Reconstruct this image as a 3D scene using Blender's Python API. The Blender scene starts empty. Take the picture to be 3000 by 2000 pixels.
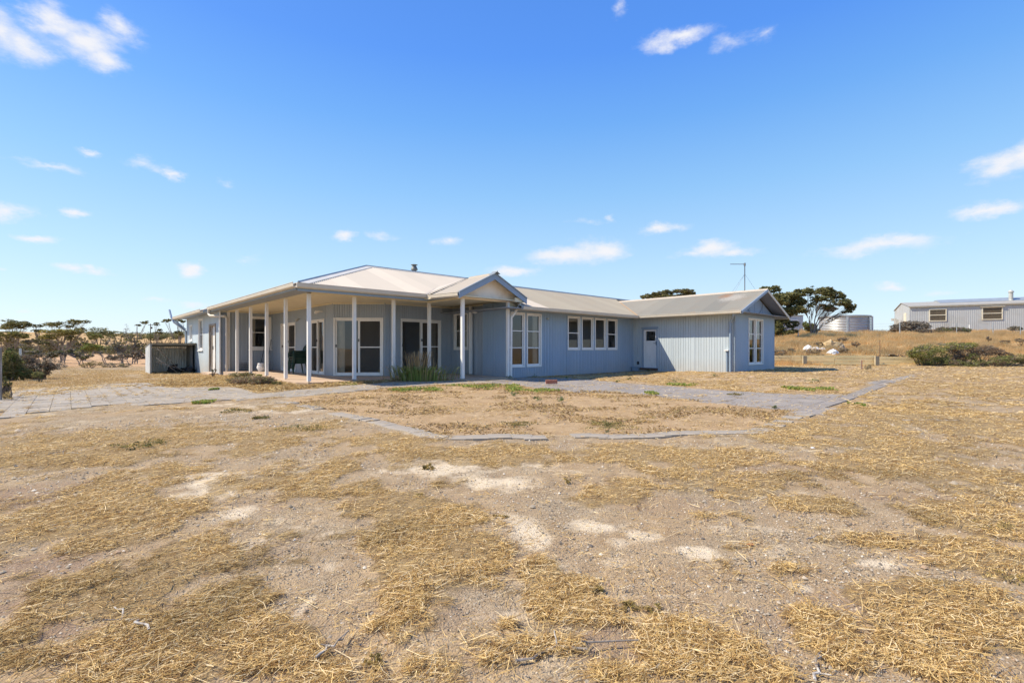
import bpy, math, random
import numpy as np
from mathutils import Vector, Matrix, Euler
C = bpy.context.scene.collection
R = math.radians
rng = np.random.default_rng(7); random.seed(7)
# ------------------------------------------------------------------ camera, sky, sun, exposure
F, HX, HY, EYE = 1400.0, 1500.0, 1020.0, 1.0
cd = bpy.data.cameras.new('camera'); cam = bpy.data.objects.new('camera', cd); C.objects.link(cam)
cam.location = (0, 0, EYE); cam.rotation_euler = (R(90), 0, 0)
cd.sensor_width = 36; cd.lens = 36*F/3000; cd.shift_y = 20/3000; cd.clip_start = 0.05; cd.clip_end = 6000
bpy.context.scene.camera = cam
SUN = Vector((-1.0, -0.02, 1.12)).normalized()
sl = bpy.data.lights.new('sun', 'SUN'); sun = bpy.data.objects.new('sun', sl); C.objects.link(sun)
sl.energy = 3.9; sl.angle = R(0.53); sl.color = (1, .885, .70)
sun.rotation_euler = SUN.to_track_quat('Z', 'Y').to_euler(); sun.location = (-30, 0, 40)
vs = bpy.context.scene.view_settings
vs.view_transform = 'Standard'; vs.look = 'None'; vs.gamma = 1; vs.exposure = 0.82; vs.use_curve_mapping = False
SKY_STRENGTH = 0.115

def world():
    w = bpy.data.worlds.new('World'); bpy.context.scene.world = w; w.use_nodes = True
    nt = w.node_tree; N = nt.nodes; L = nt.links; N.clear()
    out = N.new('ShaderNodeOutputWorld'); bg = N.new('ShaderNodeBackground'); bg.inputs[1].default_value = SKY_STRENGTH
    L.new(bg.outputs[0], out.inputs[0])
    sky = N.new('ShaderNodeTexSky'); sky.sky_type = 'NISHITA'; sky.sun_disc = False
    sky.sun_elevation = math.asin(SUN.z); sky.sun_rotation = math.atan2(SUN.x, SUN.y)
    sky.altitude = 0; sky.air_density = 1.0; sky.dust_density = 0.35; sky.ozone_density = 2.6
    hs = N.new('ShaderNodeHueSaturation'); hs.inputs['Saturation'].default_value = 1.0; hs.inputs['Value'].default_value = 1.0
    geo = N.new('ShaderNodeTexCoord')
    sz = N.new('ShaderNodeSeparateXYZ'); L.new(geo.outputs['Generated'], sz.inputs[0])
    gr = N.new('ShaderNodeValToRGB'); L.new(sz.outputs[2], gr.inputs[0]); el = gr.color_ramp.elements
    el[0].position = 0; el[0].color = (.72, .86, 1, 1); el[1].position = .75; el[1].color = (.05, .22, .8, 1)
    for ps, cc in ((.06, (.66, .84, 1, 1)), (.16, (.50, .76, 1, 1)), (.30, (.29, .60, 1, 1)), (.42, (.15, .44, 1, 1)), (.52, (.085, .325, 1, 1))):
        q = el.new(ps); q.color = cc
    gs = N.new('ShaderNodeVectorMath'); gs.operation = 'SCALE'; gs.inputs['Scale'].default_value = 1/(SKY_STRENGTH*2**vs.exposure); L.new(gr.outputs[0], gs.inputs[0])
    gm = N.new('ShaderNodeMix'); gm.data_type = 'RGBA'; gm.inputs['Factor'].default_value = .78; L.new(sky.outputs[0], gm.inputs['A']); L.new(gs.outputs[0], gm.inputs['B']); L.new(gm.outputs['Result'], hs.inputs['Color'])
    nz = N.new('ShaderNodeTexNoise'); nz.inputs['Scale'].default_value = 8; nz.inputs['Detail'].default_value = 9; nz.inputs['Roughness'].default_value = .68
    mp = N.new('ShaderNodeMapping'); mp.inputs['Scale'].default_value = (1, 1, 2.0)
    L.new(geo.outputs['Generated'], mp.inputs[0]); L.new(mp.outputs[0], nz.inputs[0])
    # warp the direction by noise so that cloud outlines are ragged
    sub = N.new('ShaderNodeVectorMath'); sub.operation = 'SUBTRACT'; sub.inputs[1].default_value = (.5, .5, .5)
    L.new(nz.outputs['Color'], sub.inputs[0])
    sc = N.new('ShaderNodeVectorMath'); sc.operation = 'MULTIPLY'; sc.inputs[1].default_value = (.10, .10, .05)
    L.new(sub.outputs[0], sc.inputs[0])
    ad = N.new('ShaderNodeVectorMath'); ad.operation = 'ADD'
    L.new(geo.outputs['Generated'], ad.inputs[0]); L.new(sc.outputs[0], ad.inputs[1])
    CL = [(50,95,85,38,1),(110,45,55,36,1),(185,90,95,34,.9),(275,68,48,26,.8),(240,135,58,24,.9),(5,75,55,45,1),
          (105,377,62,9,.6),(190,350,28,8,.7),(345,380,52,13,.75),(398,396,22,14,.85),(20,485,58,20,1),(157,488,34,13,1),(90,547,62,9,.85),
          (140,618,40,9,.8),(205,622,48,7,.75),(445,622,30,14,1),(370,690,36,8,.6),(450,701,34,9,.7),(5,620,20,6,.6),(70,715,34,6,.5),
          (797,548,31,11,.95),(880,548,36,10,.6),(1027,556,24,10,.55),(1180,623,60,11,.9),(1310,588,95,18,1),(1385,575,62,24,1),
          (1525,521,48,12,.95),(1625,572,55,18,1),(1680,580,62,9,.8),(1580,583,40,9,.7),(1410,494,14,9,.6),(1350,505,36,6,.35),
          (1555,88,62,21,1),(1665,105,30,14,.42),(1745,82,22,15,.36),(1430,20,14,16,.45),(2295,380,92,30,1),(2345,362,55,30,1),
          (2270,480,95,15,.95),(2035,563,135,16,.95),(2080,552,70,14,.9),(2055,655,38,9,.8),(2180,675,44,7,.5),(575,592,26,8,.3),(520,420,14,6,.3)]
    acc = None
    for (x, y, rx, ry, s) in CL:
        d = Vector(((x*1.2755-HX)/F, 1, (HY-y*1.2755)/F)); ln = d.length; d.normalize()
        m = N.new('ShaderNodeMapping'); m.vector_type = 'TEXTURE'
        m.inputs['Rotation'].default_value = d.to_track_quat('Y', 'Z').to_euler('XYZ')
        hl = math.hypot((x*1.2755-HX)/F, 1)
        wx = rx*1.2755/F/hl/hl*1.28; wz = ry*1.2755/F/ln*1.38
        m.inputs['Scale'].default_value = (wx, 1e6, wz)
        L.new(ad.outputs[0], m.inputs[0])
        le = N.new('ShaderNodeVectorMath'); le.operation = 'LENGTH'; L.new(m.outputs[0], le.inputs[0])
        f = N.new('ShaderNodeMath'); f.operation = 'MULTIPLY_ADD'; f.inputs[1].default_value = -s; f.inputs[2].default_value = s
        L.new(le.outputs['Value'], f.inputs[0])
        if acc is None: acc = f
        else:
            mx = N.new('ShaderNodeMath'); mx.operation = 'SMOOTH_MAX'; mx.inputs[2].default_value = .12
            L.new(acc.outputs[0], mx.inputs[0]); L.new(f.outputs[0], mx.inputs[1]); acc = mx
    n2 = N.new('ShaderNodeTexNoise'); n2.inputs['Scale'].default_value = 20; n2.inputs['Detail'].default_value = 9; n2.inputs['Roughness'].default_value = .6
    L.new(mp.outputs[0], n2.inputs[0])
    a1 = N.new('ShaderNodeMath'); a1.operation = 'MULTIPLY_ADD'; a1.inputs[1].default_value = 1.3; a1.inputs[2].default_value = -.58
    L.new(n2.outputs['Fac'], a1.inputs[0])
    a2 = N.new('ShaderNodeMath'); a2.operation = 'ADD'; L.new(a1.outputs[0], a2.inputs[0]); L.new(acc.outputs[0], a2.inputs[1])
    mr = N.new('ShaderNodeMapRange'); mr.interpolation_type = 'SMOOTHSTEP'
    mr.inputs['From Min'].default_value = .0; mr.inputs['From Max'].default_value = 1.1; mr.inputs['To Max'].default_value = .97
    L.new(a2.outputs[0], mr.inputs['Value'])
    mix = N.new('ShaderNodeMix'); mix.data_type = 'RGBA'
    wv = .93/(SKY_STRENGTH*2**vs.exposure); mix.inputs['B'].default_value = (wv, wv, wv*1.04, 1)
    L.new(mr.outputs[0], mix.inputs['Factor']); L.new(hs.outputs[0], mix.inputs['A']); L.new(mix.outputs['Result'], bg.inputs[0])
world()

# ------------------------------------------------------------------ materials
def rgb(r, g, b):   # 8 bit screen colour -> linear
    f = lambda c: (c/255/12.92) if c/255 <= .04045 else ((c/255+.055)/1.055)**2.4
    return (f(r), f(g), f(b), 1)
MATS = {}
def mat(name, col, rough=.7, metal=0, var=.12, vscale=3.0, bump=0, bscale=40, col2=None, c2scale=2.0, c2thr=(.5, .7), stretch=(1, 1, 1), spec=.5, detail=5, splash=0):
    if name in MATS: return MATS[name]
    m = bpy.data.materials.new(name); m.use_nodes = True; nt = m.node_tree; N = nt.nodes; L = nt.links
    p = N['Principled BSDF']; p.inputs['Roughness'].default_value = rough; p.inputs['Metallic'].default_value = metal
    p.inputs['Specular IOR Level'].default_value = spec
    tc = N.new('ShaderNodeTexCoord'); mp = N.new('ShaderNodeMapping'); mp.inputs['Scale'].default_value = stretch
    L.new(tc.outputs['Object'], mp.inputs[0])
    n = N.new('ShaderNodeTexNoise'); n.inputs['Scale'].default_value = vscale; n.inputs['Detail'].default_value = detail; n.inputs['Roughness'].default_value = .65
    L.new(mp.outputs[0], n.inputs[0])
    mr = N.new('ShaderNodeMapRange'); mr.inputs['From Min'].default_value = .3; mr.inputs['From Max'].default_value = .7
    mr.inputs['To Min'].default_value = 1-var; mr.inputs['To Max'].default_value = 1+var
    L.new(n.outputs['Fac'], mr.inputs['Value'])
    src = None
    if col2:
        n2 = N.new('ShaderNodeTexNoise'); n2.inputs['Scale'].default_value = c2scale; n2.inputs['Detail'].default_value = 7; n2.inputs['Roughness'].default_value = .7
        L.new(mp.outputs[0], n2.inputs[0])
        r2 = N.new('ShaderNodeMapRange'); r2.inputs['From Min'].default_value = c2thr[0]; r2.inputs['From Max'].default_value = c2thr[1]
        L.new(n2.outputs['Fac'], r2.inputs['Value'])
        mx = N.new('ShaderNodeMix'); mx.data_type = 'RGBA'; mx.inputs['A'].default_value = col; mx.inputs['B'].default_value = col2
        L.new(r2.outputs[0], mx.inputs['Factor']); src = mx.outputs['Result']
    if splash:   # dust thrown up against the foot of the wall, and faint rain streaks
        sx = N.new('ShaderNodeSeparateXYZ'); L.new(tc.outputs['Object'], sx.inputs[0]); n3 = N.new('ShaderNodeTexNoise'); n3.inputs['Scale'].default_value = 2.6; n3.inputs['Detail'].default_value = 8; L.new(tc.outputs['Object'], n3.inputs[0])
        h = N.new('ShaderNodeMapRange'); h.inputs['From Min'].default_value = .62; h.inputs['From Max'].default_value = -.1; L.new(sx.outputs[2], h.inputs['Value'])
        k = N.new('ShaderNodeMath'); k.operation = 'MULTIPLY'; L.new(h.outputs[0], k.inputs[0]); L.new(n3.outputs['Fac'], k.inputs[1])
        m3 = N.new('ShaderNodeMix'); m3.data_type = 'RGBA'; m3.inputs['B'].default_value = (.40, .35, .29, 1); L.new(k.outputs[0], m3.inputs['Factor']); L.new(src, m3.inputs['A']); src = m3.outputs['Result']
    v = N.new('ShaderNodeVectorMath'); v.operation = 'SCALE'
    if src: L.new(src, v.inputs[0])
    else: v.inputs[0].default_value = col[:3]
    L.new(mr.outputs[0], v.inputs['Scale']); L.new(v.outputs[0], p.inputs['Base Color'])
    if bump:
        nb = N.new('ShaderNodeTexNoise'); nb.inputs['Scale'].default_value = bscale; nb.inputs['Detail'].default_value = 4
        L.new(mp.outputs[0], nb.inputs[0])
        b = N.new('ShaderNodeBump'); b.inputs['Strength'].default_value = bump; b.inputs['Distance'].default_value = .01
        L.new(nb.outputs['Fac'], b.inputs['Height']); L.new(b.outputs[0], p.inputs['Normal'])
    MATS[name] = m; return m
def vcmat(name, rough=.8, trans=0.0, spec=.2):
    if name in MATS: return MATS[name]
    m = bpy.data.materials.new(name); m.use_nodes = True; nt = m.node_tree; N = nt.nodes; L = nt.links
    p = N['Principled BSDF']; p.inputs['Roughness'].default_value = rough; p.inputs['Specular IOR Level'].default_value = spec
    a = N.new('ShaderNodeAttribute'); a.attribute_name = 'col'; L.new(a.outputs['Color'], p.inputs['Base Color'])
    if trans:
        t = N.new('ShaderNodeBsdfTranslucent'); L.new(a.outputs['Color'], t.inputs[0])
        mx = N.new('ShaderNodeMixShader'); mx.inputs[0].default_value = trans
        L.new(p.outputs[0], mx.inputs[1]); L.new(t.outputs[0], mx.inputs[2]); L.new(mx.outputs[0], N['Material Output'].inputs[0])
    MATS[name] = m; return m
def glassmat(name, tint, refl=1.0, fl=1.5):
    m = bpy.data.materials.new(name); m.use_nodes = True; nt = m.node_tree; N = nt.nodes; L = nt.links
    N.remove(N['Principled BSDF'])
    t = N.new('ShaderNodeBsdfTransparent'); t.inputs[0].default_value = (*tint, 1)
    g = N.new('ShaderNodeBsdfGlossy'); g.inputs['Roughness'].default_value = .015; g.inputs[0].default_value = (refl, refl, refl, 1)
    nz = N.new('ShaderNodeTexNoise'); nz.inputs['Scale'].default_value = 1.6; tc = N.new('ShaderNodeTexCoord'); L.new(tc.outputs['Object'], nz.inputs[0])
    b = N.new('ShaderNodeBump'); b.inputs['Strength'].default_value = .05; b.inputs['Distance'].default_value = .02; L.new(nz.outputs[0], b.inputs['Height']); L.new(b.outputs[0], g.inputs['Normal'])
    f = N.new('ShaderNodeFresnel'); f.inputs[0].default_value = fl
    k = N.new('ShaderNodeMath'); k.operation = 'MULTIPLY_ADD'; k.inputs[1].default_value = 1.15; k.inputs[2].default_value = .025; L.new(f.outputs[0], k.inputs[0])
    mx = N.new('ShaderNodeMixShader'); L.new(k.outputs[0], mx.inputs[0]); L.new(t.outputs[0], mx.inputs[1]); L.new(g.outputs[0], mx.inputs[2])
    L.new(mx.outputs[0], N['Material Output'].inputs[0]); MATS[name] = m; return m
def screenmat():
    m = bpy.data.materials.new('fly_screen'); m.use_nodes = True; nt = m.node_tree; N = nt.nodes; L = nt.links
    p = N['Principled BSDF']; p.inputs['Base Color'].default_value = (.06, .055, .048, 1); p.inputs['Roughness'].default_value = .6
    t = N.new('ShaderNodeBsdfTransparent'); mx = N.new('ShaderNodeMixShader'); mx.inputs[0].default_value = .38
    L.new(p.outputs[0], mx.inputs[1]); L.new(t.outputs[0], mx.inputs[2]); L.new(mx.outputs[0], N['Material Output'].inputs[0]); return m

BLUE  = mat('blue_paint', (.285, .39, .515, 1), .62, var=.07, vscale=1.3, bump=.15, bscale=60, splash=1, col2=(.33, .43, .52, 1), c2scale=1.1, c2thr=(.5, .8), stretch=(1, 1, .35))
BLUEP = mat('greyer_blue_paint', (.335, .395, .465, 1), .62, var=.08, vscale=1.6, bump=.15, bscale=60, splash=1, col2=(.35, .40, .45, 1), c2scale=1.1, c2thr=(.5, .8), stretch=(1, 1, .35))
BLUEL = mat('blue_paint_sun_lightened', (.46, .53, .575, 1), .62, var=.08, vscale=1.6, bump=.15, bscale=60, splash=1, col2=(.46, .50, .50, 1), c2scale=1.5, c2thr=(.55, .8), stretch=(1, 1, .25))  # blue paint lightened for the sun-facing walls: sunlight put into the colour
TRIMB = mat('blue_trim_paint', (.25, .33, .43, 1), .5, var=.06)
WHITE = mat('white_paint', (.78, .77, .74, 1), .5, var=.06, vscale=4, bump=.1, col2=(.55, .52, .46, 1), c2scale=2.2, c2thr=(.62, .8), stretch=(1, 1, .4))
CREAM = mat('cream_gutter_paint', (.62, .56, .46, 1), .45, var=.08, vscale=3, col2=(.42, .33, .24, 1), c2scale=3, c2thr=(.62, .85))
CEIL  = mat('cream_ceiling_paint', (.74, .66, .47, 1), .75, var=.05, vscale=1.5)
GABLE = mat('cream_gable_panel', (.86, .76, .63, 1), .75, var=.08, vscale=2.0, col2=(.74, .58, .43, 1), c2scale=1.5, c2thr=(.5, .75))
SOFF  = mat('grey_soffit_paint', (.30, .33, .37, 1), .75, var=.08)
CONC  = mat('tan_concrete', (.50, .37, .26, 1), .85, var=.12, vscale=2, bump=.3, bscale=30, col2=(.34, .24, .17, 1), c2scale=1.2, c2thr=(.5, .75))
PAVE  = mat('grey_concrete_paver', (.315, .275, .22, 1), .9, var=.16, vscale=1.2, bump=.4, bscale=50, col2=(.40, .33, .235, 1), c2scale=.9, c2thr=(.5, .72))
PAVED = mat('dark_concrete_paver', (.27, .24, .21, 1), .9, var=.14, vscale=1.2, bump=.4, bscale=50, col2=(.36, .31, .25, 1), c2scale=1.3, c2thr=(.52, .75))
CAPL  = mat('pale_ridge_flashing', (.60, .57, .50, 1), .6, metal=0, var=.08, vscale=2)
CAP   = mat('grey_blue_ridge_cap', (.30, .34, .37, 1), .45, metal=.2, var=.1, vscale=2)
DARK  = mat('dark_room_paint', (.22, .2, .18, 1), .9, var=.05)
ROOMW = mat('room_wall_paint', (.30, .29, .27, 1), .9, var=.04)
CURT  = mat('pale_curtain', (.62, .58, .5, 1), .9, var=.08)
BLACK = mat('black_plastic', (.02, .02, .022, 1), .4, var=.05)
RUSTW = mat('weathered_timber', (.28, .235, .19, 1), .9, var=.3, vscale=12, stretch=(1, 1, .15), bump=.5, col2=(.5, .47, .42, 1), c2scale=6, c2thr=(.5, .6))
SLEEP = mat('treated_pine_sleeper', (.86, .68, .36, 1), .85, var=.16, vscale=4, stretch=(.3, 1, 3), bump=.4, col2=(.60, .53, .28, 1), c2scale=1.2, c2thr=(.45, .7))
GALV  = mat('galvanised_steel', (.48, .52, .55, 1), .42, metal=.65, var=.12, vscale=5, col2=(.36, .38, .38, 1), c2scale=3, c2thr=(.5, .7))
GALVD = mat('old_galvanised_steel', (.46, .46, .43, 1), .6, metal=.2, var=.2, vscale=4, stretch=(1, 1, .4), col2=(.22, .19, .16, 1), c2scale=3, c2thr=(.55, .75))
TANK  = mat('tank_steel', (.47, .49, .50, 1), .42, metal=.6, var=.07, vscale=2)
BARK  = mat('pale_bark', (.26, .22, .18, 1), .9, var=.3, vscale=8, stretch=(1, 1, .3))
BARKD = mat('dark_bark', (.12, .095, .075, 1), .9, var=.3, vscale=8, stretch=(1, 1, .3))
BRICK = mat('red_brick', (.36, .13, .08, 1), .9, var=.2, vscale=14, bump=.5, col2=(.5, .42, .36, 1), c2scale=12, c2thr=(.58, .7))
GLASS = glassmat('window_glass', (.8, .82, .82)); SCREEN = screenmat(); MATS['fly_screen'] = SCREEN
GREENP = mat('dark_green_plastic', (.012, .04, .028, 1), .38, var=.1)
PAPER = mat('white_plastic_sheet', (.75, .75, .74, 1), .5, var=.1, bump=.6, bscale=12)
LEAF = vcmat('leaf', .75, .35); STRAWM = vcmat('dry_straw', .7, .3); STONEM = vcmat('gravel_stone', .85)

def roofmat(name, c1, c2, cr, amt, axis=0, spots=()):
    """corrugated sheet: each 0.76 m sheet a slightly different tone, blotches of dirt"""
    m = bpy.data.materials.new(name); m.use_nodes = True; nt = m.node_tree; N = nt.nodes; L = nt.links
    p = N['Principled BSDF']; p.inputs['Roughness'].default_value = .65; p.inputs['Metallic'].default_value = 0; p.inputs['Specular IOR Level'].default_value = .25
    tc = N.new('ShaderNodeTexCoord'); sp = N.new('ShaderNodeSeparateXYZ'); L.new(tc.outputs['Object'], sp.inputs[0])
    d = N.new('ShaderNodeMath'); d.operation = 'DIVIDE'; d.inputs[1].default_value = .76; L.new(sp.outputs[axis], d.inputs[0])
    fl = N.new('ShaderNodeMath'); fl.operation = 'FLOOR'; L.new(d.outputs[0], fl.inputs[0])
    wn = N.new('ShaderNodeTexWhiteNoise'); wn.noise_dimensions = '1D'; L.new(fl.outputs[0], wn.inputs['W'])
    mx = N.new('ShaderNodeMix'); mx.data_type = 'RGBA'; mx.inputs['A'].default_value = c1; mx.inputs['B'].default_value = c2; L.new(wn.outputs['Value'], mx.inputs['Factor'])
    n = N.new('ShaderNodeTexNoise'); n.inputs['Scale'].default_value = 1.1; n.inputs['Detail'].default_value = 8; n.inputs['Roughness'].default_value = .72; L.new(tc.outputs['Object'], n.inputs[0])
    mr = N.new('ShaderNodeMapRange'); mr.inputs['From Min'].default_value = .52; mr.inputs['From Max'].default_value = .75; mr.inputs['To Max'].default_value = amt; L.new(n.outputs['Fac'], mr.inputs['Value'])
    m2 = N.new('ShaderNodeMix'); m2.data_type = 'RGBA'; m2.inputs['B'].default_value = cr; L.new(mr.outputs[0], m2.inputs['Factor']); L.new(mx.outputs['Result'], m2.inputs['A'])
    res = m2.outputs['Result']
    for (su, sv, sr, sc_, lo) in spots:
        vd = N.new('ShaderNodeVectorMath'); vd.operation = 'DISTANCE'; cb = N.new('ShaderNodeCombineXYZ'); L.new(sp.outputs[0], cb.inputs[0]); L.new(sp.outputs[1], cb.inputs[1]); L.new(cb.outputs[0], vd.inputs[0]); vd.inputs[1].default_value = (su, sv, 0)
        q = N.new('ShaderNodeMapRange'); q.inputs['From Min'].default_value = sr; q.inputs['From Max'].default_value = 0; L.new(vd.outputs['Value'], q.inputs['Value'])
        nn = N.new('ShaderNodeTexNoise'); nn.inputs['Scale'].default_value = 11; nn.inputs['Detail'].default_value = 8; nn.inputs['Roughness'].default_value = .8; L.new(tc.outputs['Object'], nn.inputs[0])
        am = N.new('ShaderNodeMath'); am.operation = 'MULTIPLY'; L.new(q.outputs[0], am.inputs[0]); L.new(nn.outputs['Fac'], am.inputs[1])
        q2 = N.new('ShaderNodeMapRange'); q2.inputs['From Min'].default_value = lo; q2.inputs['From Max'].default_value = lo+.12; q2.inputs['To Max'].default_value = .85; L.new(am.outputs[0], q2.inputs['Value'])
        mm = N.new('ShaderNodeMix'); mm.data_type = 'RGBA'; mm.inputs['B'].default_value = sc_; L.new(q2.outputs[0], mm.inputs['Factor']); L.new(res, mm.inputs['A']); res = mm.outputs['Result']
    L.new(res, p.inputs['Base Color']); MATS[name] = m; return m
ROOFW = roofmat('white_roof_sheet', (.58, .51, .42, 1), (.49, .44, .365, 1), (.5, .44, .37, 1), .5)
ROOFG = roofmat('beige_roof_sheet', (.37, .33, .25, 1), (.34, .30, .23, 1), (.34, .27, .19, 1), .5)
ROOFR = roofmat('grey_roof_sheet', (.36, .33, .26, 1), (.25, .24, .20, 1), (.33, .25, .17, 1), .6, axis=1, spots=((15.3, -5.9, 1.5, (.47, .43, .36, 1), .30), (15.6, -5.5, 1.0, (.36, .2, .1, 1), .33), (13.5, -5.0, .5, (.42, .25, .12, 1), .32)))
ROOFP = roofmat('porch_roof_sheet', (.50, .44, .35, 1), (.46, .41, .33, 1), (.44, .37, .28, 1), .5, axis=1)

# ------------------------------------------------------------------ mesh helpers
class MB:
    def __init__(s): s.v = []; s.f = []; s.M = None
    def _add(s, pts, faces):
        b = len(s.v)
        if s.M: pts = [tuple(s.M(p)) for p in pts]
        s.v += [tuple(p) for p in pts]; s.f += [tuple(i+b for i in f) for f in faces]; return s
    def box(s, x0, x1, y0, y1, z0, z1, j=0):
        P = [(x0,y0,z0),(x1,y0,z0),(x1,y1,z0),(x0,y1,z0),(x0,y0,z1),(x1,y0,z1),(x1,y1,z1),(x0,y1,z1)]
        if j: P = [tuple(c+random.uniform(-j, j) for c in p) for p in P]
        return s._add(P, [(0,3,2,1),(4,5,6,7),(0,1,5,4),(1,2,6,5),(2,3,7,6),(3,0,4,7)])
    def tube(s, pts, r, n=8, caps=True):
        pts = [Vector(p) for p in pts]; rs = r if isinstance(r, (list, tuple)) else [r]*len(pts)
        V = []; Fc = []; prev = None
        for i, p in enumerate(pts):
            a = pts[max(0, i-1)]; b = pts[min(len(pts)-1, i+1)]; t = (b-a)
            t = t.normalized() if t.length > 1e-9 else Vector((0, 0, 1))
            if prev is None: x = t.orthogonal().normalized()
            else:
                x = prev - t*prev.dot(t); x = x.normalized() if x.length > 1e-6 else t.orthogonal().normalized()
            prev = x; y = t.cross(x)
            for k in range(n):
                an = 2*math.pi*k/n; V.append(p + (x*math.cos(an)+y*math.sin(an))*rs[i])
        for i in range(len(pts)-1):
            for k in range(n): Fc.append((i*n+k, i*n+(k+1) % n, (i+1)*n+(k+1) % n, (i+1)*n+k))
        if caps: Fc.append(tuple(reversed(range(n)))); Fc.append(tuple((len(pts)-1)*n+k for k in range(n)))
        return s._add(V, Fc)
    def lathe(s, prof, n=24, c=(0, 0)):
        V = []; Fc = []
        for (r, z) in prof:
            for k in range(n): a = 2*math.pi*k/n; V.append((c[0]+r*math.cos(a), c[1]+r*math.sin(a), z))
        for i in range(len(prof)-1):
            for k in range(n): Fc.append((i*n+k, i*n+(k+1) % n, (i+1)*n+(k+1) % n, (i+1)*n+k))
        return s._add(V, Fc)
    def prism(s, poly, fn0, fn1):
        """poly extruded between two maps poly point -> 3d"""
        n = len(poly); V = [fn0(p) for p in poly]+[fn1(p) for p in poly]
        Fc = [tuple(reversed(range(n))), tuple(range(n, 2*n))]+[(i, (i+1) % n, n+(i+1) % n, n+i) for i in range(n)]
        return s._add(V, Fc)
    def build(s, name, m, parent=None, smooth=False, loc=None):
        me = bpy.data.meshes.new(name); me.from_pydata(s.v, [], s.f); me.materials.append(m)
        if smooth: me.shade_smooth()
        me.update(); o = bpy.data.objects.new(name, me); C.objects.link(o)
        if parent: o.parent = parent
        if loc: o.location = loc
        return o
def npmesh(name, V, nper, m, cols=None, parent=None, faces=None, smooth=False):
    """V (n*nper,3) polygons of nper corners each; cols one colour per polygon"""
    V = np.asarray(V, dtype=np.float32).reshape(-1, 3); me = bpy.data.meshes.new(name)
    me.vertices.add(len(V)); me.vertices.foreach_set('co', V.ravel())
    if faces is None: faces = np.arange(len(V)).reshape(-1, nper)
    nf = len(faces); k = faces.shape[1]
    me.loops.add(nf*k); me.loops.foreach_set('vertex_index', faces.astype(np.int32).ravel())
    me.polygons.add(nf); me.polygons.foreach_set('loop_start', np.arange(0, nf*k, k, dtype=np.int32))
    me.update(calc_edges=True)
    if cols is not None:
        a = me.color_attributes.new('col', 'FLOAT_COLOR', 'CORNER')
        c = np.concatenate([np.asarray(cols, dtype=np.float32), np.ones((nf, 1), np.float32)], 1)
        a.data.foreach_set('color', np.repeat(c, k, axis=0).ravel())
    me.materials.append(m)
    if smooth: me.shade_smooth()
    o = bpy.data.objects.new(name, me); C.objects.link(o)
    if parent: o.parent = parent
    return o
def tag(o, label=None, cat=None, group=None, kind=None):
    if label: o['label'] = label
    if cat: o['category'] = cat
    if group: o['group'] = group
    if kind: o['kind'] = kind
    return o
def thing(name, label, cat, loc=(0, 0, 0), rz=0, group=None):
    o = bpy.data.objects.new(name, None); C.objects.link(o); o.location = loc; o.rotation_euler = (0, 0, rz); o.empty_display_size = .2
    return tag(o, label, cat, group)
def copy_thing(r, loc=None, rz=None, label=None, scale=None):
    c = r.copy(); C.objects.link(c)
    for ch in r.children:
        d = ch.copy(); C.objects.link(d); d.parent = c
        for g in ch.children: e = g.copy(); C.objects.link(e); e.parent = d
    if loc is not None: c.location = loc
    if rz is not None: c.rotation_euler = (0, 0, rz)
    if label: c['label'] = label
    if scale: c.scale = scale
    return c
# 2d value noise
_T = rng.random((256, 256)).astype(np.float32)
def vnoise(x, y):
    xi = np.floor(x).astype(int); yi = np.floor(y).astype(int); fx = x-xi; fy = y-yi
    fx = fx*fx*(3-2*fx); fy = fy*fy*(3-2*fy); a = _T[yi & 255, xi & 255]; b = _T[yi & 255, (xi+1) & 255]; c = _T[(yi+1) & 255, xi & 255]; d = _T[(yi+1) & 255, (xi+1) & 255]
    return (a*(1-fx)+b*fx)*(1-fy)+(c*(1-fx)+d*fx)*fy
def fbm(x, y, o=4, s=1.0):
    r = 0; a = .5; t = 0
    for i in range(o): r = r+a*vnoise(x*s+13.7*i, y*s+7.3*i); t += a; a *= .55; s *= 2.07
    return r/t
def S(a, b, x): t = np.clip((x-a)/(b-a), 0, 1); return t*t*(3-2*t)

# ------------------------------------------------------------------ frames
n_ = math.hypot(1505, 1400); CU, SU = 1505/n_, 1400/n_; ANG = math.atan2(SU, CU); P0 = (-5.95, 14.0)
def W(u, v): return (P0[0]+CU*u-SU*v, P0[1]+SU*u+CU*v)
def UV(x, y): dx = x-P0[0]; dy = y-P0[1]; return dx*CU+dy*SU, -dx*SU+dy*CU
def at(px, py, Y): return Vector(((px-HX)/F*Y, Y, EYE+(HY-py)/F*Y))       # point at distance Y seen at photo position px, py
def c5(x, y): return 2240+x*.32313, 800+y*.32313
def c6(x, y): return x*.24232, 880+y*.24232

def terrain(x, y):
    x = np.asarray(x, float); y = np.asarray(y, float)
    z = -.05+.13*S(5, 9, x)*S(8, 15, y)-.21*S(8, 17, -x)*S(9, 16, y)
    r = np.hypot(x, y)
    # knoll beyond the retaining wall on the right
    q = S(.42, .50, x/np.maximum(y, 1))*(y > 1)
    yw = 26.3-.153*(x-13.2); wst = np.where(x < 20.5, S(.42, .72, y-yw), S(23.5, 29.0, y))
    hill = wst*(.53+.079*np.clip(y-25.8, 0, 26)+.02*np.clip(y-51.8, 0, 30))
    z = z+q*hill
    # far paddocks rising on the left and behind
    far = S(120, 700, r)*17*(y > 0)*S(-.1, -.45, x/np.maximum(np.abs(y), 1))
    z = z+far + S(200, 900, r)*6*(1-q)*(y > 0)*(x/np.maximum(np.abs(y), 1) > -.45)*0
    return z
def disp_to_ground(dx, dy, gz=-.05):
    px, py = dx*1.2755, dy*1.2755; Y = F*(EYE-gz)/(py-HY); return (px-HX)/F*Y, Y
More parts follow.
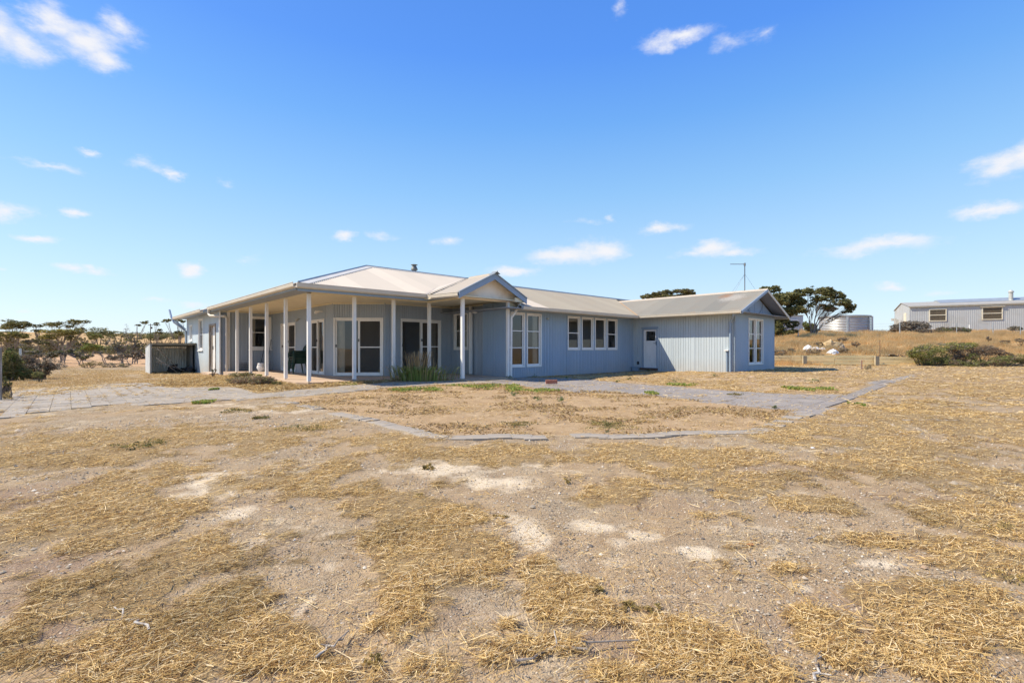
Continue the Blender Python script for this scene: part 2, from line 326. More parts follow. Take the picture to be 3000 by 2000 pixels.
# paved area and path outlines (house axes, metres)
def poly_from(lst, gz=-.05):
    out = []
    for (z, x, y) in lst:
        ox, oy = {'A': (0, 1080), 'B': (700, 1080), 'C': (1400, 1080), 'D': (2050, 1060)}[z]
        px, py = ox+x*.31888, oy+y*.31888
        g = {'A': -.12, 'B': -.05, 'C': -.05, 'D': .02}[z] if gz is None else gz
        Y = F*(EYE-g)/(py-HY); out.append(((px-HX)/F*Y, Y))
    return np.array(out)
PAVE_L = poly_from([('A',-60,480),('A',60,470),('A',150,420),('A',480,395),('A',900,345),('A',1200,310),('A',1320,340),('A',1700,310),('A',2352,278),('B',500,255),('B',900,225),('B',1330,180),('B',1500,165),('B',1900,145),('B',2352,130),
                    ('C',100,130),('C',100,104),('B',2200,100),('B',2050,102),('B',1900,114),('B',1420,128),('B',1000,156),('B',560,197),('B',170,228),('A',2150,172),('A',1500,172),('A',1390,150),('A',1500,110),('A',1100,100),('A',700,124),('A',120,140),('A',30,300),('A',-60,360)])
PAVE_R = poly_from([('C',100,104),('C',100,132),('C',400,152),('C',700,182),('C',830,205),('C',1300,212),('C',1640,242),('C',2050,290),('C',2352,315),('D',600,410),('D',890,432),('D',860,470),('D',1110,462),('D',1215,415),('D',1450,325),('D',1640,255),('D',1850,195),('D',2060,122),
                    ('D',2040,116),('D',1720,190),('D',1640,200),('D',1380,292),('D',1320,302),('D',700,286),('D',0,238),('C',1700,146),('C',1300,121),('C',1100,100),('C',800,76),('C',380,72)], gz=-.02)
def inpoly(x, y, P):
    x = np.asarray(x); y = np.asarray(y); c = np.zeros(x.shape, bool); j = len(P)-1
    for i in range(len(P)):
        xi, yi = P[i]; xj, yj = P[j]
        t = ((yi > y) != (yj > y)) & (x < (xj-xi)*(y-yi)/((yj-yi) if yj != yi else 1e-9)+xi); c ^= t; j = i
    return c
def blobs(x, y, L, soft=1.0):
    r = np.zeros(np.shape(x))
    for (dx, dy, rx, ry, w) in L:
        cx, cy = disp_to_ground(dx, dy); wx = rx*1.2755/F*cy; wy = cy*cy*ry*1.2755/(F*1.05)
        q = np.sqrt(((x-cx)/wx)**2+((y-cy)/wy)**2); r = np.maximum(r, w*np.clip((1.55-q)/soft, 0, 1))
    return r
STRAW = [(120,1030,300,60,.75),(330,1010,120,45,.8),(300,1110,130,50,.9),(420,1000,90,35,.7),(620,1000,110,30,.6),(700,985,90,18,.8),(760,1085,50,50,1),(830,1120,60,28,.9),(560,1110,110,20,.6),
         (200,1180,170,60,.95),(330,1200,100,60,.95),(120,1110,90,25,.6),(420,1280,110,60,.95),(300,1320,150,60,.95),(520,1370,100,50,.95),(200,1400,160,40,.85),(420,1460,200,70,1),(600,1500,110,60,.95),(100,1520,120,30,.7),(30,1460,60,30,.7),(350,1540,200,50,1),
         (940,1070,60,16,.8),(1030,1110,45,12,.7),(870,1160,90,30,.9),(1000,1185,130,36,.95),(930,1250,110,40,1),(1060,1260,90,50,.95),(960,1310,110,40,.95),(920,1370,50,25,.8),(1240,1310,40,30,.9),(1290,1345,40,22,.85),(1310,1400,90,26,.95),(1380,1425,60,20,.6),
         (1170,1440,25,12,.8),(1250,1490,110,24,.8),(1150,1530,60,20,.7),(1600,1500,110,45,1),(1560,1440,60,20,.8),(1700,1540,90,30,.9),(1420,1540,80,16,.5),
         (900,1010,150,16,.85),(1130,1040,230,22,.9),(1400,1045,220,24,.85),(1650,1050,200,28,.8),(1400,1140,85,26,.95),(1460,1120,60,18,.8),(1700,1110,180,30,.7),(1560,1080,130,16,.6),(1860,1160,90,26,.9),(1700,1185,40,14,.7),(1640,1185,40,8,.5),
         (1950,1010,260,50,.75),(2150,960,220,50,.9),(2000,1080,200,40,.8),(2200,1080,180,40,.75),(2060,1240,120,22,.7),(1900,1240,50,14,.6),(2250,1190,130,36,.9),(2300,1290,110,50,1),(2230,1260,80,30,.9),(2160,1380,150,40,.95),(2280,1440,120,50,.95),(2180,1300,60,14,.6),
         (1900,1480,50,60,.75),(1880,1420,60,30,.6),(1960,1530,40,30,.5),(1800,1310,60,14,.5),(1850,1215,40,10,.6),(2150,1540,60,20,.5),(560,905,130,12,.9),(500,880,70,10,.9),
         (2250,900,200,20,.75),(1350,960,130,8,.45),(1430,975,60,5,.5),(1150,945,200,16,.35),(1600,955,150,10,.5),(1750,930,100,8,.6),(960,940,140,14,.4),(2300,1120,120,30,.7),(1800,1010,100,20,.6)]
SAND = [(480,1100,50,14,.9),(470,1135,70,20,1),(560,1090,60,8,.6),(540,1175,50,12,.6),(990,1080,110,14,.9),(1060,1065,50,10,.7),(1150,1110,80,16,.9),(1080,1105,70,10,.6),(1170,1200,55,16,1),(1240,1240,35,26,1),(1210,1225,35,20,.9),(1360,1210,60,16,1),(1410,1245,30,12,.9),(1480,1230,50,14,.9),(1450,1200,80,10,.5),
        (1610,1275,35,14,1),(1590,1262,40,8,.8),(1560,1368,80,8,.8),(1840,1345,28,12,1),(690,1400,14,40,1),(720,1440,12,20,.7),(770,1300,40,12,.6),(1400,1290,40,14,.6),(620,940,120,10,.7),(480,930,60,6,.6),(720,1100,30,8,.4),(1700,1210,80,10,.6),(2000,1290,60,12,.5),(1280,1075,60,10,.5),(580,1250,30,20,.4)]
DIRTY = [(60,1140,110,34,1),(90,1300,110,40,1),(30,1380,80,40,.9),(130,1450,90,20,.8),(600,1160,110,30,.4),(640,1260,90,40,.4),(720,1500,100,50,.4),(1400,1480,120,50,.6),(1050,1420,120,40,.4),(1950,1380,120,40,.6),(1750,1420,80,30,.5),(2200,1250,100,20,.5),(1750,1080,200,20,.5),(2060,1140,140,20,.5),(1550,1160,160,26,.5),(1890,1430,70,50,1)]
BED = poly_from([('B',500,262),('B',900,232),('B',1330,190),('B',1500,175),('B',1900,150),('B',2352,135),('C',100,136),('C',700,186),('C',1300,216),('C',2050,296),('C',2352,320),('D',880,436),('D',540,590),('D',450,622),('D',0,640),('C',1660,605),('C',1250,630),('C',900,610),('C',500,606),('C',0,612),('B',1900,620),('B',1700,600),('B',1450,515),('B',1250,465),('B',900,400),('B',600,330),('B',420,300)])
def straw_density(x, y):
    n = fbm(x, y, 4, 1.6); n2 = fbm(x+40, y-3, 3, .5)
    b = blobs(x, y, STRAW)
    base = .34*S(.42, .65, n2)
    far = S(9, 13, y)*(x > 5)*.55+S(9, 11, y)*(x < -4)*.3
    yard = np.clip(S(10.8, 12.2, y)*(x > 0)*(y < 26), 0, 1)*.5
    d = np.maximum(np.maximum(b, base), np.maximum(far, yard))
    d = S(.18, .85, d*1.08+(n-.5)*1.5+(fbm(x+3, y+8, 3, 6)-.5)*1.3)
    pl, pr = inpoly(x, y, PAVE_L), inpoly(x, y, PAVE_R); uu, vv = UV(x, y); jn = fbm(uu+5, vv, 3, 1.1)
    ju = np.abs(uu/.27-np.round(uu/.27)) < .10; jv = np.abs(vv/.27-np.round(vv/.27)) < .10
    joint = (ju*S(.50, .62, jn)*.7*S(7, 10, -x)+jv*S(.60, .70, fbm(uu, vv+9, 3, 1.6))*.6)
    leftstrip = S(9.5, 11.5, -x)*S(.44, .6, fbm(x, y, 3, 1.5))*.9
    d = np.where(pl, np.maximum(joint, leftstrip)+.05*S(.62, .7, n), np.where(pr, joint*.35+.25*S(.60, .70, fbm(x*.5, y, 3, 3)), d))
    d = np.where(inpoly(x, y, BED), np.maximum(d*.45, .22*S(.5, .62, n)), d)
    return np.clip(d, 0, 1)

# ------------------------------------------------------------------ ground
def build_ground():
    th = np.concatenate([np.linspace(-180, -54, 40)[:-1], np.linspace(-54, 54, 300), np.linspace(54, 180, 40)[1:]])
    th = np.radians(th)
    r = np.concatenate([[.02, .4, .8], np.exp(np.arange(math.log(1.1), math.log(60), .0105)), np.exp(np.arange(math.log(60.7), math.log(2600), .045))])
    Rr, T = np.meshgrid(r, th, indexing='ij'); X = Rr*np.sin(T); Y = Rr*np.cos(T)
    Z = terrain(X, Y)
    pav = inpoly(X, Y, PAVE_L) | inpoly(X, Y, PAVE_R)
    u, v = UV(X, Y)
    house = ((u > -.6) & (u < 18.6) & (v > -.5) & (v < 18)) | ((u > 5.8) & (u < 14) & (v > -2.2) & (v < 4)) | ((u > 13.7) & (u < 18.4) & (v > -6.7) & (v < 2)) | ((u > 3.8) & (u < 6.3) & (v > -2.4) & (v < 0))
    d = straw_density(X, Y)
    bump = (fbm(X, Y, 4, 2.3)-.5)*.035+(fbm(X+9, Y, 3, 11)-.5)*.012+d*.012
    bump += (fbm(X, Y, 3, .25)-.5)*.5*S(28, 60, Rr)
    bump = np.where(pav | house, -.012+0*bump, bump)
    Z = Z+bump
    nr, nt_ = X.shape
    idx = np.arange(nr*nt_).reshape(nr, nt_)
    a = idx[:-1, :-1]; b = idx[:-1, 1:]; c = idx[1:, 1:]; e = idx[1:, :-1]
    faces = np.stack([a, e, c, b], -1).reshape(-1, 4)
    sand = blobs(X, Y, SAND)*(.6+.8*fbm(X, Y, 3, 3)); dirt = np.maximum(blobs(X, Y, DIRTY), 0)
    bed = inpoly(X, Y, BED).astype(float)
    yard = S(-.3, .2, 0*X+(Y-10.8))*(X > 1)*(~pav)*(Y < 27)
    orange = np.clip(np.maximum(bed*.9, yard*.55*(1-.2*S(3, 9, X-.3*Y))), 0, 1)
    hill = S(24.5, 26.5, Y)*S(.40, .52, X/np.maximum(Y, 1)); hill = np.maximum(hill, S(90, 200, Rr)*.8*(X < 0))
    m = ground_mat()
    o = npmesh('ground', np.stack([X, Y, Z], -1), 4, m, faces=faces, smooth=True)
    me = o.data
    at1 = me.color_attributes.new('mask', 'FLOAT_COLOR', 'POINT')
    at1.data.foreach_set('color', np.stack([d, np.clip(sand, 0, 1), np.clip(dirt, 0, 1), np.ones_like(d)], -1).astype(np.float32).ravel())
    at2 = me.color_attributes.new('mask2', 'FLOAT_COLOR', 'POINT')
    plough = S(30, 34, Y)*(1-S(110, 200, Rr))*(X < 0)
    at2.data.foreach_set('color', np.stack([orange, hill, plough, np.ones_like(d)], -1).astype(np.float32).ravel())
    tag(o, kind='structure')
def ground_mat():
    m = bpy.data.materials.new('ground'); m.use_nodes = True; nt = m.node_tree; N = nt.nodes; L = nt.links
    p = N['Principled BSDF']; p.inputs['Roughness'].default_value = .95; p.inputs['Specular IOR Level'].default_value = .15
    tc = N.new('ShaderNodeTexCoord'); co = tc.outputs['Object']
    def noise(sc, det=5, ro=.6, st=None):
        n = N.new('ShaderNodeTexNoise'); n.inputs['Scale'].default_value = sc; n.inputs['Detail'].default_value = det; n.inputs['Roughness'].default_value = ro
        if st: mp = N.new('ShaderNodeMapping'); mp.inputs['Scale'].default_value = st; mp.inputs['Rotation'].default_value = (0, 0, R(-14)); L.new(co, mp.inputs[0]); L.new(mp.outputs[0], n.inputs[0])
        else: L.new(co, n.inputs[0])
        return n.outputs['Fac']
    def mr(s, a, b, c=0, d=1, sm=False):
        k = N.new('ShaderNodeMapRange'); k.inputs['From Min'].default_value = a; k.inputs['From Max'].default_value = b; k.inputs['To Min'].default_value = c; k.inputs['To Max'].default_value = d
        if sm: k.interpolation_type = 'SMOOTHSTEP'
        L.new(s, k.inputs['Value']); return k.outputs[0]
    def mix(f, a, b, mode='MIX'):
        k = N.new('ShaderNodeMix'); k.data_type = 'RGBA'; k.blend_type = mode
        for s, i in ((f, 'Factor'), (a, 'A'), (b, 'B')):
            if hasattr(s, 'is_linked'): L.new(s, k.inputs[i])
            else: k.inputs[i].default_value = s
        return k.outputs['Result']
    def math_(op, a, b=None):
        k = N.new('ShaderNodeMath'); k.operation = op
        for i, s in enumerate((a, b)):
            if s is None: continue
            if hasattr(s, 'is_linked'): L.new(s, k.inputs[i])
            else: k.inputs[i].default_value = s
        return k.outputs[0]
    def attr(nm):
        a = N.new('ShaderNodeAttribute'); a.attribute_name = nm; s = N.new('ShaderNodeSeparateColor'); L.new(a.outputs['Color'], s.inputs[0]); return s.outputs
    A = attr('mask'); B = attr('mask2')
    vo = N.new('ShaderNodeTexVoronoi'); vo.inputs['Scale'].default_value = 105; L.new(co, vo.inputs['Vector'])
    vc = N.new('ShaderNodeSeparateColor'); L.new(vo.outputs['Color'], vc.inputs[0])
    grav = N.new('ShaderNodeValToRGB'); L.new(vc.outputs[0], grav.inputs[0])
    e = grav.color_ramp.elements; e[0].position = 0; e[0].color = (.13, .10, .064, 1); e[1].position = 1; e[1].color = (.51, .415, .285, 1)
    for pos, c in ((.25, (.225, .178, .118, 1)), (.5, (.30, .242, .163, 1)), (.8, (.37, .30, .20, 1))):
        q = e.new(pos); q.color = c
    big = noise(.9, 6, .65); med = noise(5, 6, .7); fine = noise(45, 4, .7)
    dirtc = mix(mr(med, .35, .65), (.30, .212, .125, 1), (.395, .292, .175, 1))
    gf = mr(math_('ADD', mr(big, .3, .7, 0, .9), mr(fine, .3, .7, -.3, .3)), .30, .95)
    base = mix(gf, dirtc, grav.outputs[0])
    base = mix(mr(math_('MULTIPLY', A[2], mr(med, .25, .6)), .15, .6), base, (.27, .19, .125, 1))
    sandf = mr(math_('ADD', A[1], math_('ADD', mr(med, .3, .7, -.55, .55), mr(big, .3, .7, -.45, .45))), .25, 1.0)
    sandf = math_('MULTIPLY', sandf, mr(fine, .25, .42, .45, 1))
    base = mix(sandf, base, (.60, .50, .355, 1))
    # rusty orange dirt of the garden bed and the yard by the house
    ored = mix(mr(med, .3, .7), (.33, .215, .11, 1), (.48, .34, .19, 1))
    base = mix(math_('MULTIPLY', B[0], .85), base, ored)
    # matted straw
    sn = noise(22, 6, .75, (1, 3.2, 1)); sn2 = noise(60, 3, .7, (1, 4, 1))
    strawc = N.new('ShaderNodeValToRGB'); L.new(math_('ADD', mr(sn, .3, .7, 0, .6), mr(sn2, .3, .7, 0, .4)), strawc.inputs[0])
    e = strawc.color_ramp.elements; e[0].color = (.13, .077, .03, 1); e[1].color = (.64, .465, .22, 1); q = e.new(.5); q.color = (.37, .247, .105, 1)
    st = mr(math_('ADD', A[0], mr(sn, .3, .7, -.32, .32)), .28, .72)
    base = mix(math_('MULTIPLY', st, mr(med, .3, .7, .35, .9)), base, strawc.outputs[0])
    # dry grass on the knoll / far paddock, ploughed paddock
    hn = noise(1.2, 7, .7, (1, .5, 1)); hc = mix(mr(hn, .3, .7), (.34, .215, .10, 1), (.54, .36, .16, 1))
    base = mix(mr(math_('ADD', B[1], mr(hn, .3, .7, -.15, .15)), .3, .6), base, hc)
    base = mix(B[2], base, mix(mr(hn, .35, .65), (.44, .27, .15, 1), (.54, .36, .20, 1)))
    fv = mr(noise(130, 3, .8), .25, .75, .72, 1.28); sc = N.new('ShaderNodeVectorMath'); sc.operation = 'SCALE'; L.new(base, sc.inputs[0]); L.new(fv, sc.inputs['Scale'])
    L.new(sc.outputs[0], p.inputs['Base Color'])
    h = math_('ADD', math_('MULTIPLY', mr(vo.outputs['Distance'], 0, .6, 1, 0), .35), math_('ADD', math_('MULTIPLY', fine, .7), math_('MULTIPLY', math_('MULTIPLY', sn2, st), 1.6)))
    b = N.new('ShaderNodeBump'); b.inputs['Strength'].default_value = .75; b.inputs['Distance'].default_value = .012
    L.new(h, b.inputs['Height']); L.new(b.outputs[0], p.inputs['Normal'])
    return m
build_ground()

def pavers(P, size, m, name):
    uvp = np.array([UV(*q) for q in P]); u0, v0 = uvp.min(0); u1, v1 = uvp.max(0)
    us = np.arange(math.floor(u0/size)*size, u1, size)+size/2; vs_ = np.arange(math.floor(v0/size)*size, v1, size)+size/2
    Ug, Vg = np.meshgrid(us, vs_); Ug = Ug.ravel(); Vg = Vg.ravel()
    x = P0[0]+CU*Ug-SU*Vg; y = P0[1]+SU*Ug+CU*Vg; k = inpoly(x, y, P); mb = MB()
    for u, v in zip(Ug[k], Vg[k]):
        h = size/2-.002-random.random()*.002; cx, cy = W(u, v); g = float(terrain(cx, cy))+.006+random.uniform(-.002, .002)
        a = random.uniform(-.006, .006); tx, ty = random.uniform(-.008, .008), random.uniform(-.008, .008)
        pts = []
        for zz in (0, 1):
            for (du, dv) in ((-h, -h), (h, -h), (h, h), (-h, h)):
                X, Y = W(u+du-dv*a, v+dv+du*a); pts.append((X, Y, g+tx*du+ty*dv-(0 if zz else .05)))
        mb._add(pts, [(0, 3, 2, 1), (4, 5, 6, 7), (0, 1, 5, 4), (1, 2, 6, 5), (2, 3, 7, 6), (3, 0, 4, 7)])
    return tag(mb.build(name, m), kind='structure')
pavers(PAVE_L, .27, PAVE, 'pavement'); pavers(PAVE_R, .27, PAVED, 'path')
# edging pavers, each a loose slab
def edging():
    EP = [('B',430,316),('B',475,318),('B',590,346),('B',650,352),('B',715,364),('B',905,424),('B',960,436),('B',1040,448),('B',1110,464),('B',1190,474),('B',1280,500),('B',1340,517),('B',1420,537),('B',1480,552),('B',1540,562),('B',1610,578),
          ('B',1700,612),('B',1800,640),('B',1990,642),('B',2195,640),('C',50,640),('C',195,634),('C',390,632),('C',520,640),
          ('C',965,622),('C',1090,624),('C',1210,632),('C',1360,630),('C',1510,624),('C',1640,616),('C',1760,606),('C',1900,600),('C',2050,596),('C',2200,592),('C',2330,588),
          ('D',60,655),('D',200,652),('D',350,652),('D',480,650),('D',570,632),('D',690,590),('D',760,555),('D',850,515),('D',960,490)]
    P = poly_from(EP); mb = MB(); mb.box(-.134, .134, -.115, .115, -.045, .0)
    me0 = None; where = []
    for i, (x, y) in enumerate(P):
        j = P[min(i+1, len(P)-1)]; k = P[max(i-1, 0)]; a = math.atan2(j[1]-k[1], j[0]-k[0])
        if me0 is None: o = mb.build('edging_paver', PAVE); me0 = o
        else: o = me0.copy(); C.objects.link(o)
        o.location = (x, y, -.05+float((fbm(np.array(x), np.array(y), 4, 2.3)-.5)*.035)+.016); o.rotation_euler = (random.uniform(-.02, .02), random.uniform(-.02, .02), a+random.uniform(-.06, .06))
        O = ['first', 'second', 'third', 'fourth', 'fifth', 'sixth', 'seventh', 'eighth', 'ninth', 'tenth', 'eleventh', 'twelfth', 'thirteenth', 'fourteenth', 'fifteenth']
        if i < 5: lab = '%s half buried paver from the left end of the bed edging' % O[i]
        elif i < 16: lab = '%s paver, nearing the camera, in the slanting left edging run' % O[i-5]
        elif i < 24: lab = '%s paver from the left in the front edging before the gap' % O[i-16]
        elif i < 39: lab = '%s paver right of the straw covered gap in the edging' % O[i-24]
        else: lab = '%s paver of the right edging run leading back to the path' % O[i-39]
        tag(o, lab, 'paver', 'pavers edging the garden bed')
edging()

# ------------------------------------------------------------------ straw and gravel lying on the ground
def scatter_straw(n, seed, rmin, rmax, name, label_kind='stuff', lenr=(.03, .11), wid=(.0012, .00042), pw=1.2):
    g = np.random.default_rng(seed); r = np.exp(g.uniform(math.log(rmin), math.log(rmax), n)); t = np.radians(g.uniform(-52, 52, n))
    x = r*np.sin(t); y = r*np.cos(t); d = straw_density(x, y)
    keep = g.random(n) < (d**pw+.03)*(.22+1.3*S(.34, .60, fbm(x-20, y+11, 4, 4))); x, y, r = x[keep], y[keep], r[keep]; n = len(x)
    u, v = UV(x, y); ok = ~(((u > -.3) & (v > -.25)) | ((u > 4) & (v > -2.1)) | ((u > 13.8) & (v > -6.6) & (u < 18.4))); x, y, r = x[ok], y[ok], r[ok]; n = len(x)
    z = terrain(x, y)+(fbm(x, y, 4, 2.3)-.5)*.035
    pav = inpoly(x, y, PAVE_L) | inpoly(x, y, PAVE_R); z = np.where(pav, terrain(x, y)+.008, z)
    L_ = g.uniform(*lenr, n)*(.6+g.random(n)**5*2.6); w = (wid[0]+wid[1]*r)*g.uniform(.7, 1.4, n)
    a = g.normal(R(14), .85, n)+np.where(g.random(n) < .25, g.uniform(0, 3.14, n), 0); el = np.abs(g.normal(0, .16, n))
    dx, dy, dz = np.cos(a)*np.cos(el), np.sin(a)*np.cos(el), np.sin(el)
    base = np.stack([x, y, z+g.uniform(.004, .028, n)], 1); D = np.stack([dx, dy, dz], 1); ro = g.uniform(-.9, .9, n)
    Wv = np.stack([-np.sin(a)*np.cos(ro), np.cos(a)*np.cos(ro), np.sin(ro)], 1)*w[:, None]*.5
    bend = np.stack([-np.sin(a), np.cos(a), 0*a-.25], 1)*(g.normal(0, .10, n)*L_)[:, None]
    p0 = base-D*L_[:, None]*.5; p1 = base+bend; p2 = base+D*L_[:, None]*.5; p0[:, 2] = np.maximum(p0[:, 2], z-.004)
    Q = np.stack([p0-Wv, p0+Wv, p1+Wv, p1-Wv, p1-Wv, p1+Wv, p2+Wv*.5, p2-Wv*.5], 1).reshape(-1, 3)
    pal = np.array([[.78, .575, .26], [.63, .43, .165], [.39, .235, .085], [.92, .75, .45], [.23, .13, .05], [.54, .38, .15]])
    pc = pal[g.choice(6, n, p=[.24, .24, .17, .16, .11, .08])]*g.uniform(.8, 1.15, (n, 1)); dk = S(.55, .8, fbm(x+70, y, 4, 1.3))[:, None]; pc = pc*(1-.30*dk)
    o = npmesh(name, Q, 4, STRAWM, cols=np.repeat(pc, 2, axis=0)); return tag(o, kind='stuff')
scatter_straw(430000, 3, 1.15, 14, 'straw', lenr=(.02, .065))
scatter_straw(680000, 8, 1.15, 16, 'straw_chaff', lenr=(.008, .028), wid=(.0011, .00036), pw=1.5)
scatter_straw(260000, 4, 10, 42, 'straw', lenr=(.05, .13), wid=(.002, .00045))
def gravel(n):
    g = np.random.default_rng(5); r = np.exp(g.uniform(math.log(1.15), math.log(9), n)); t = np.radians(g.uniform(-52, 52, n)); x = r*np.sin(t); y = r*np.cos(t)
    d = straw_density(x, y); sd = blobs(x, y, SAND); k = (g.random(n) > d*.8) & (g.random(n) > sd*.85) & ~inpoly(x, y, PAVE_L) & ~inpoly(x, y, PAVE_R) & (g.random(n) > .85*inpoly(x, y, BED)) & (g.random(n) < .25+.9*S(.35, .6, fbm(x, y, 3, 1.2)))
    x, y, r = x[k], y[k], r[k]; n = len(x); z = terrain(x, y)+(fbm(x, y, 4, 2.3)-.5)*.035
    s = g.lognormal(0, .5, n)*(.0012+.00055*r); oc = np.array([[1, 0, 0], [0, 1, 0], [-1, 0, 0], [0, -1, 0], [0, 0, .8], [0, 0, -.8]]); fc = np.array([[0, 1, 4], [1, 2, 4], [2, 3, 4], [3, 0, 4]])
    V = oc[None]*s[:, None, None]*g.uniform(.6, 1.4, (n, 6, 3)); a = g.uniform(0, 6.28, n); ca, sa = np.cos(a)[:, None], np.sin(a)[:, None]
    X = V[..., 0]*ca-V[..., 1]*sa+x[:, None]; Y = V[..., 0]*sa+V[..., 1]*ca+y[:, None]; Z = V[..., 2]+z[:, None]+s[:, None]*.3
    V = np.stack([X, Y, Z], -1).reshape(-1, 3); Fc = (fc[None]+6*np.arange(n)[:, None, None]).reshape(-1, 3)
    pal = np.array([[.34, .29, .22], [.22, .185, .14], [.44, .37, .28], [.60, .54, .44], [.15, .13, .11], [.38, .27, .18]]); pc = pal[g.choice(6, n, p=[.3, .22, .22, .08, .1, .08])]
    tag(npmesh('gravel', V, 3, STONEM, cols=np.repeat(pc, 4, axis=0), faces=Fc), kind='stuff')
gravel(150000)
# ------------------------------------------------------------------ the farmhouse (house axes: u along the long wall, v to the back)
house = thing('farmhouse', 'long low blue clad farmhouse with corrugated roofs and a wraparound verandah', 'house', (P0[0], P0[1], 0), ANG)
def wallM(o, d):     # wall frame: s along the wall (left to right from outside), m into the wall, z up
    dx, dy = d; nx, ny = -dy, dx
    return lambda p: (o[0]+dx*p[0]+nx*p[1], o[1]+dy*p[0]+ny*p[1], p[2])
def spans(z0, z1, ops, s):
    zs = [(z0, z1)]
    for (a, b, c, d) in ops:
        if a-1e-6 <= s <= b+1e-6:
            n = []
            for (p, q) in zs:
                if c > p: n.append((p, min(q, c)))
                if d < q: n.append((max(p, d), q))
            zs = [t for t in n if t[1]-t[0] > 1e-4]
    return zs
def clad_wall(name, o, d, length, z0, z1, ops, m, pitch=.1, groove=.011, th=.1, top=None, seams=()):
    """board cladding: narrow boards with real grooves over a backing, openings left out"""
    mb = MB(); mb.M = wallM(o, d)
    cuts = sorted({0, length}|{t for a, b, _, _ in ops for t in (a, b) if 0 < t < length})
    for a, b in zip(cuts[:-1], cuts[1:]):
        for (p, q) in spans(z0, z1, ops, (a+b)/2): mb.box(a, b, .030, th, p, q)
    k = 0; s = .0
    while s < length-1e-4:
        e = min(s+pitch*(1 if k % 2 else .78)-groove, length)   # boards alternate a little in width
        sub = sorted({s, e}|{t for t in cuts if s < t < e})
        for a, b in zip(sub[:-1], sub[1:]):
            for (p, q) in spans(z0, z1, ops, (a+b)/2):
                if top: 
                    ta, tb = top(a), top(b)
                    if q >= z1-1e-6:
                        mb._add([(a,0,p),(b,0,p),(b,.0305,p),(a,.0305,p),(a,0,ta),(b,0,tb),(b,.0305,tb),(a,.0305,ta)], [(0,3,2,1),(4,5,6,7),(0,1,5,4),(1,2,6,5),(2,3,7,6),(3,0,4,7)]); continue
                mb.box(a, b, 0, .0305, p, q)
        s = e+groove; k += 1
    for sm in seams: mb.box(sm-.02, sm+.02, -.008, 0, z0, z1)
    return mb.build(name, m, house)
def window(o, d, s0, s1, z0, z1, splits=(), mull=(), fw=.055, sash=.04, curtain=None, sill=True, glass=None, recess=.035, fm=None, label=None, blind=False):
    fm = fm or WHITE; M = wallM(o, d); mb = MB(); mb.M = M
    for a, b, c, e in ((s0, s0+fw, z0, z1), (s1-fw, s1, z0, z1), (s0+fw, s1-fw, z1-fw, z1), (s0+fw, s1-fw, z0, z0+fw)): mb.box(a, b, -.022, .105, c, e)
    for mm in mull: mb.box(mm-.05, mm+.05, -.02, .1, z0+fw, z1-fw)
    w = mb.build('window', fm, house)
    if label: w['label'] = label
    xs = [s0+fw]+[t for mm in mull for t in (mm-.05, mm+.05)]+[s1-fw]
    for i in range(0, len(xs), 2):
        a, b = xs[i], xs[i+1]; zz = [z0+fw]+list(splits)+[z1-fw]
        sb = MB(); sb.M = M; r = recess
        sb.box(a, a+sash, r, r+.035, z0+fw, z1-fw); sb.box(b-sash, b, r, r+.035, z0+fw, z1-fw)
        sb.box(a+sash, b-sash, r, r+.035, z0+fw, z0+fw+sash*1.4); sb.box(a+sash, b-sash, r, r+.035, z1-fw-sash, z1-fw)
        for sp in splits: sb.box(a+sash, b-sash, r-.002, r+.033, sp-.017, sp+.017)
        sb.build('sash', fm, w)
        g = MB(); g.M = M; g._add([(a+.005, r+.018, z0+fw), (b-.005, r+.018, z0+fw), (b-.005, r+.018, z1-fw), (a+.005, r+.018, z1-fw)], [(0, 1, 2, 3)]); g.build('pane', glass or GLASS, w)
    if sill:
        q = MB(); q.M = M; q.box(s0-.03, s1+.03, -.06, .02, z0-.045, z0-.002); q.build('sill', fm, w)
    if curtain:
        for (ca, cb) in curtain:
            c = MB(); nseg = 40; P = []
            for i in range(nseg+1):
                s = ca+(cb-ca)*i/nseg; mm = .16+.022*math.sin(i*1.35)+.01*math.sin(i*.6)
                P += [M((s, mm, z0-.02)), M((s, mm+.006, z0-.02)), M((s, mm, z1)), M((s, mm+.006, z1))]
            Fc = []
            for i in range(nseg):
                b = 4*i; Fc += [(b, b+4, b+6, b+2), (b+1, b+3, b+7, b+5)]
            c._add(P, Fc); c.build('curtain', CURT, w, smooth=True)
    return w
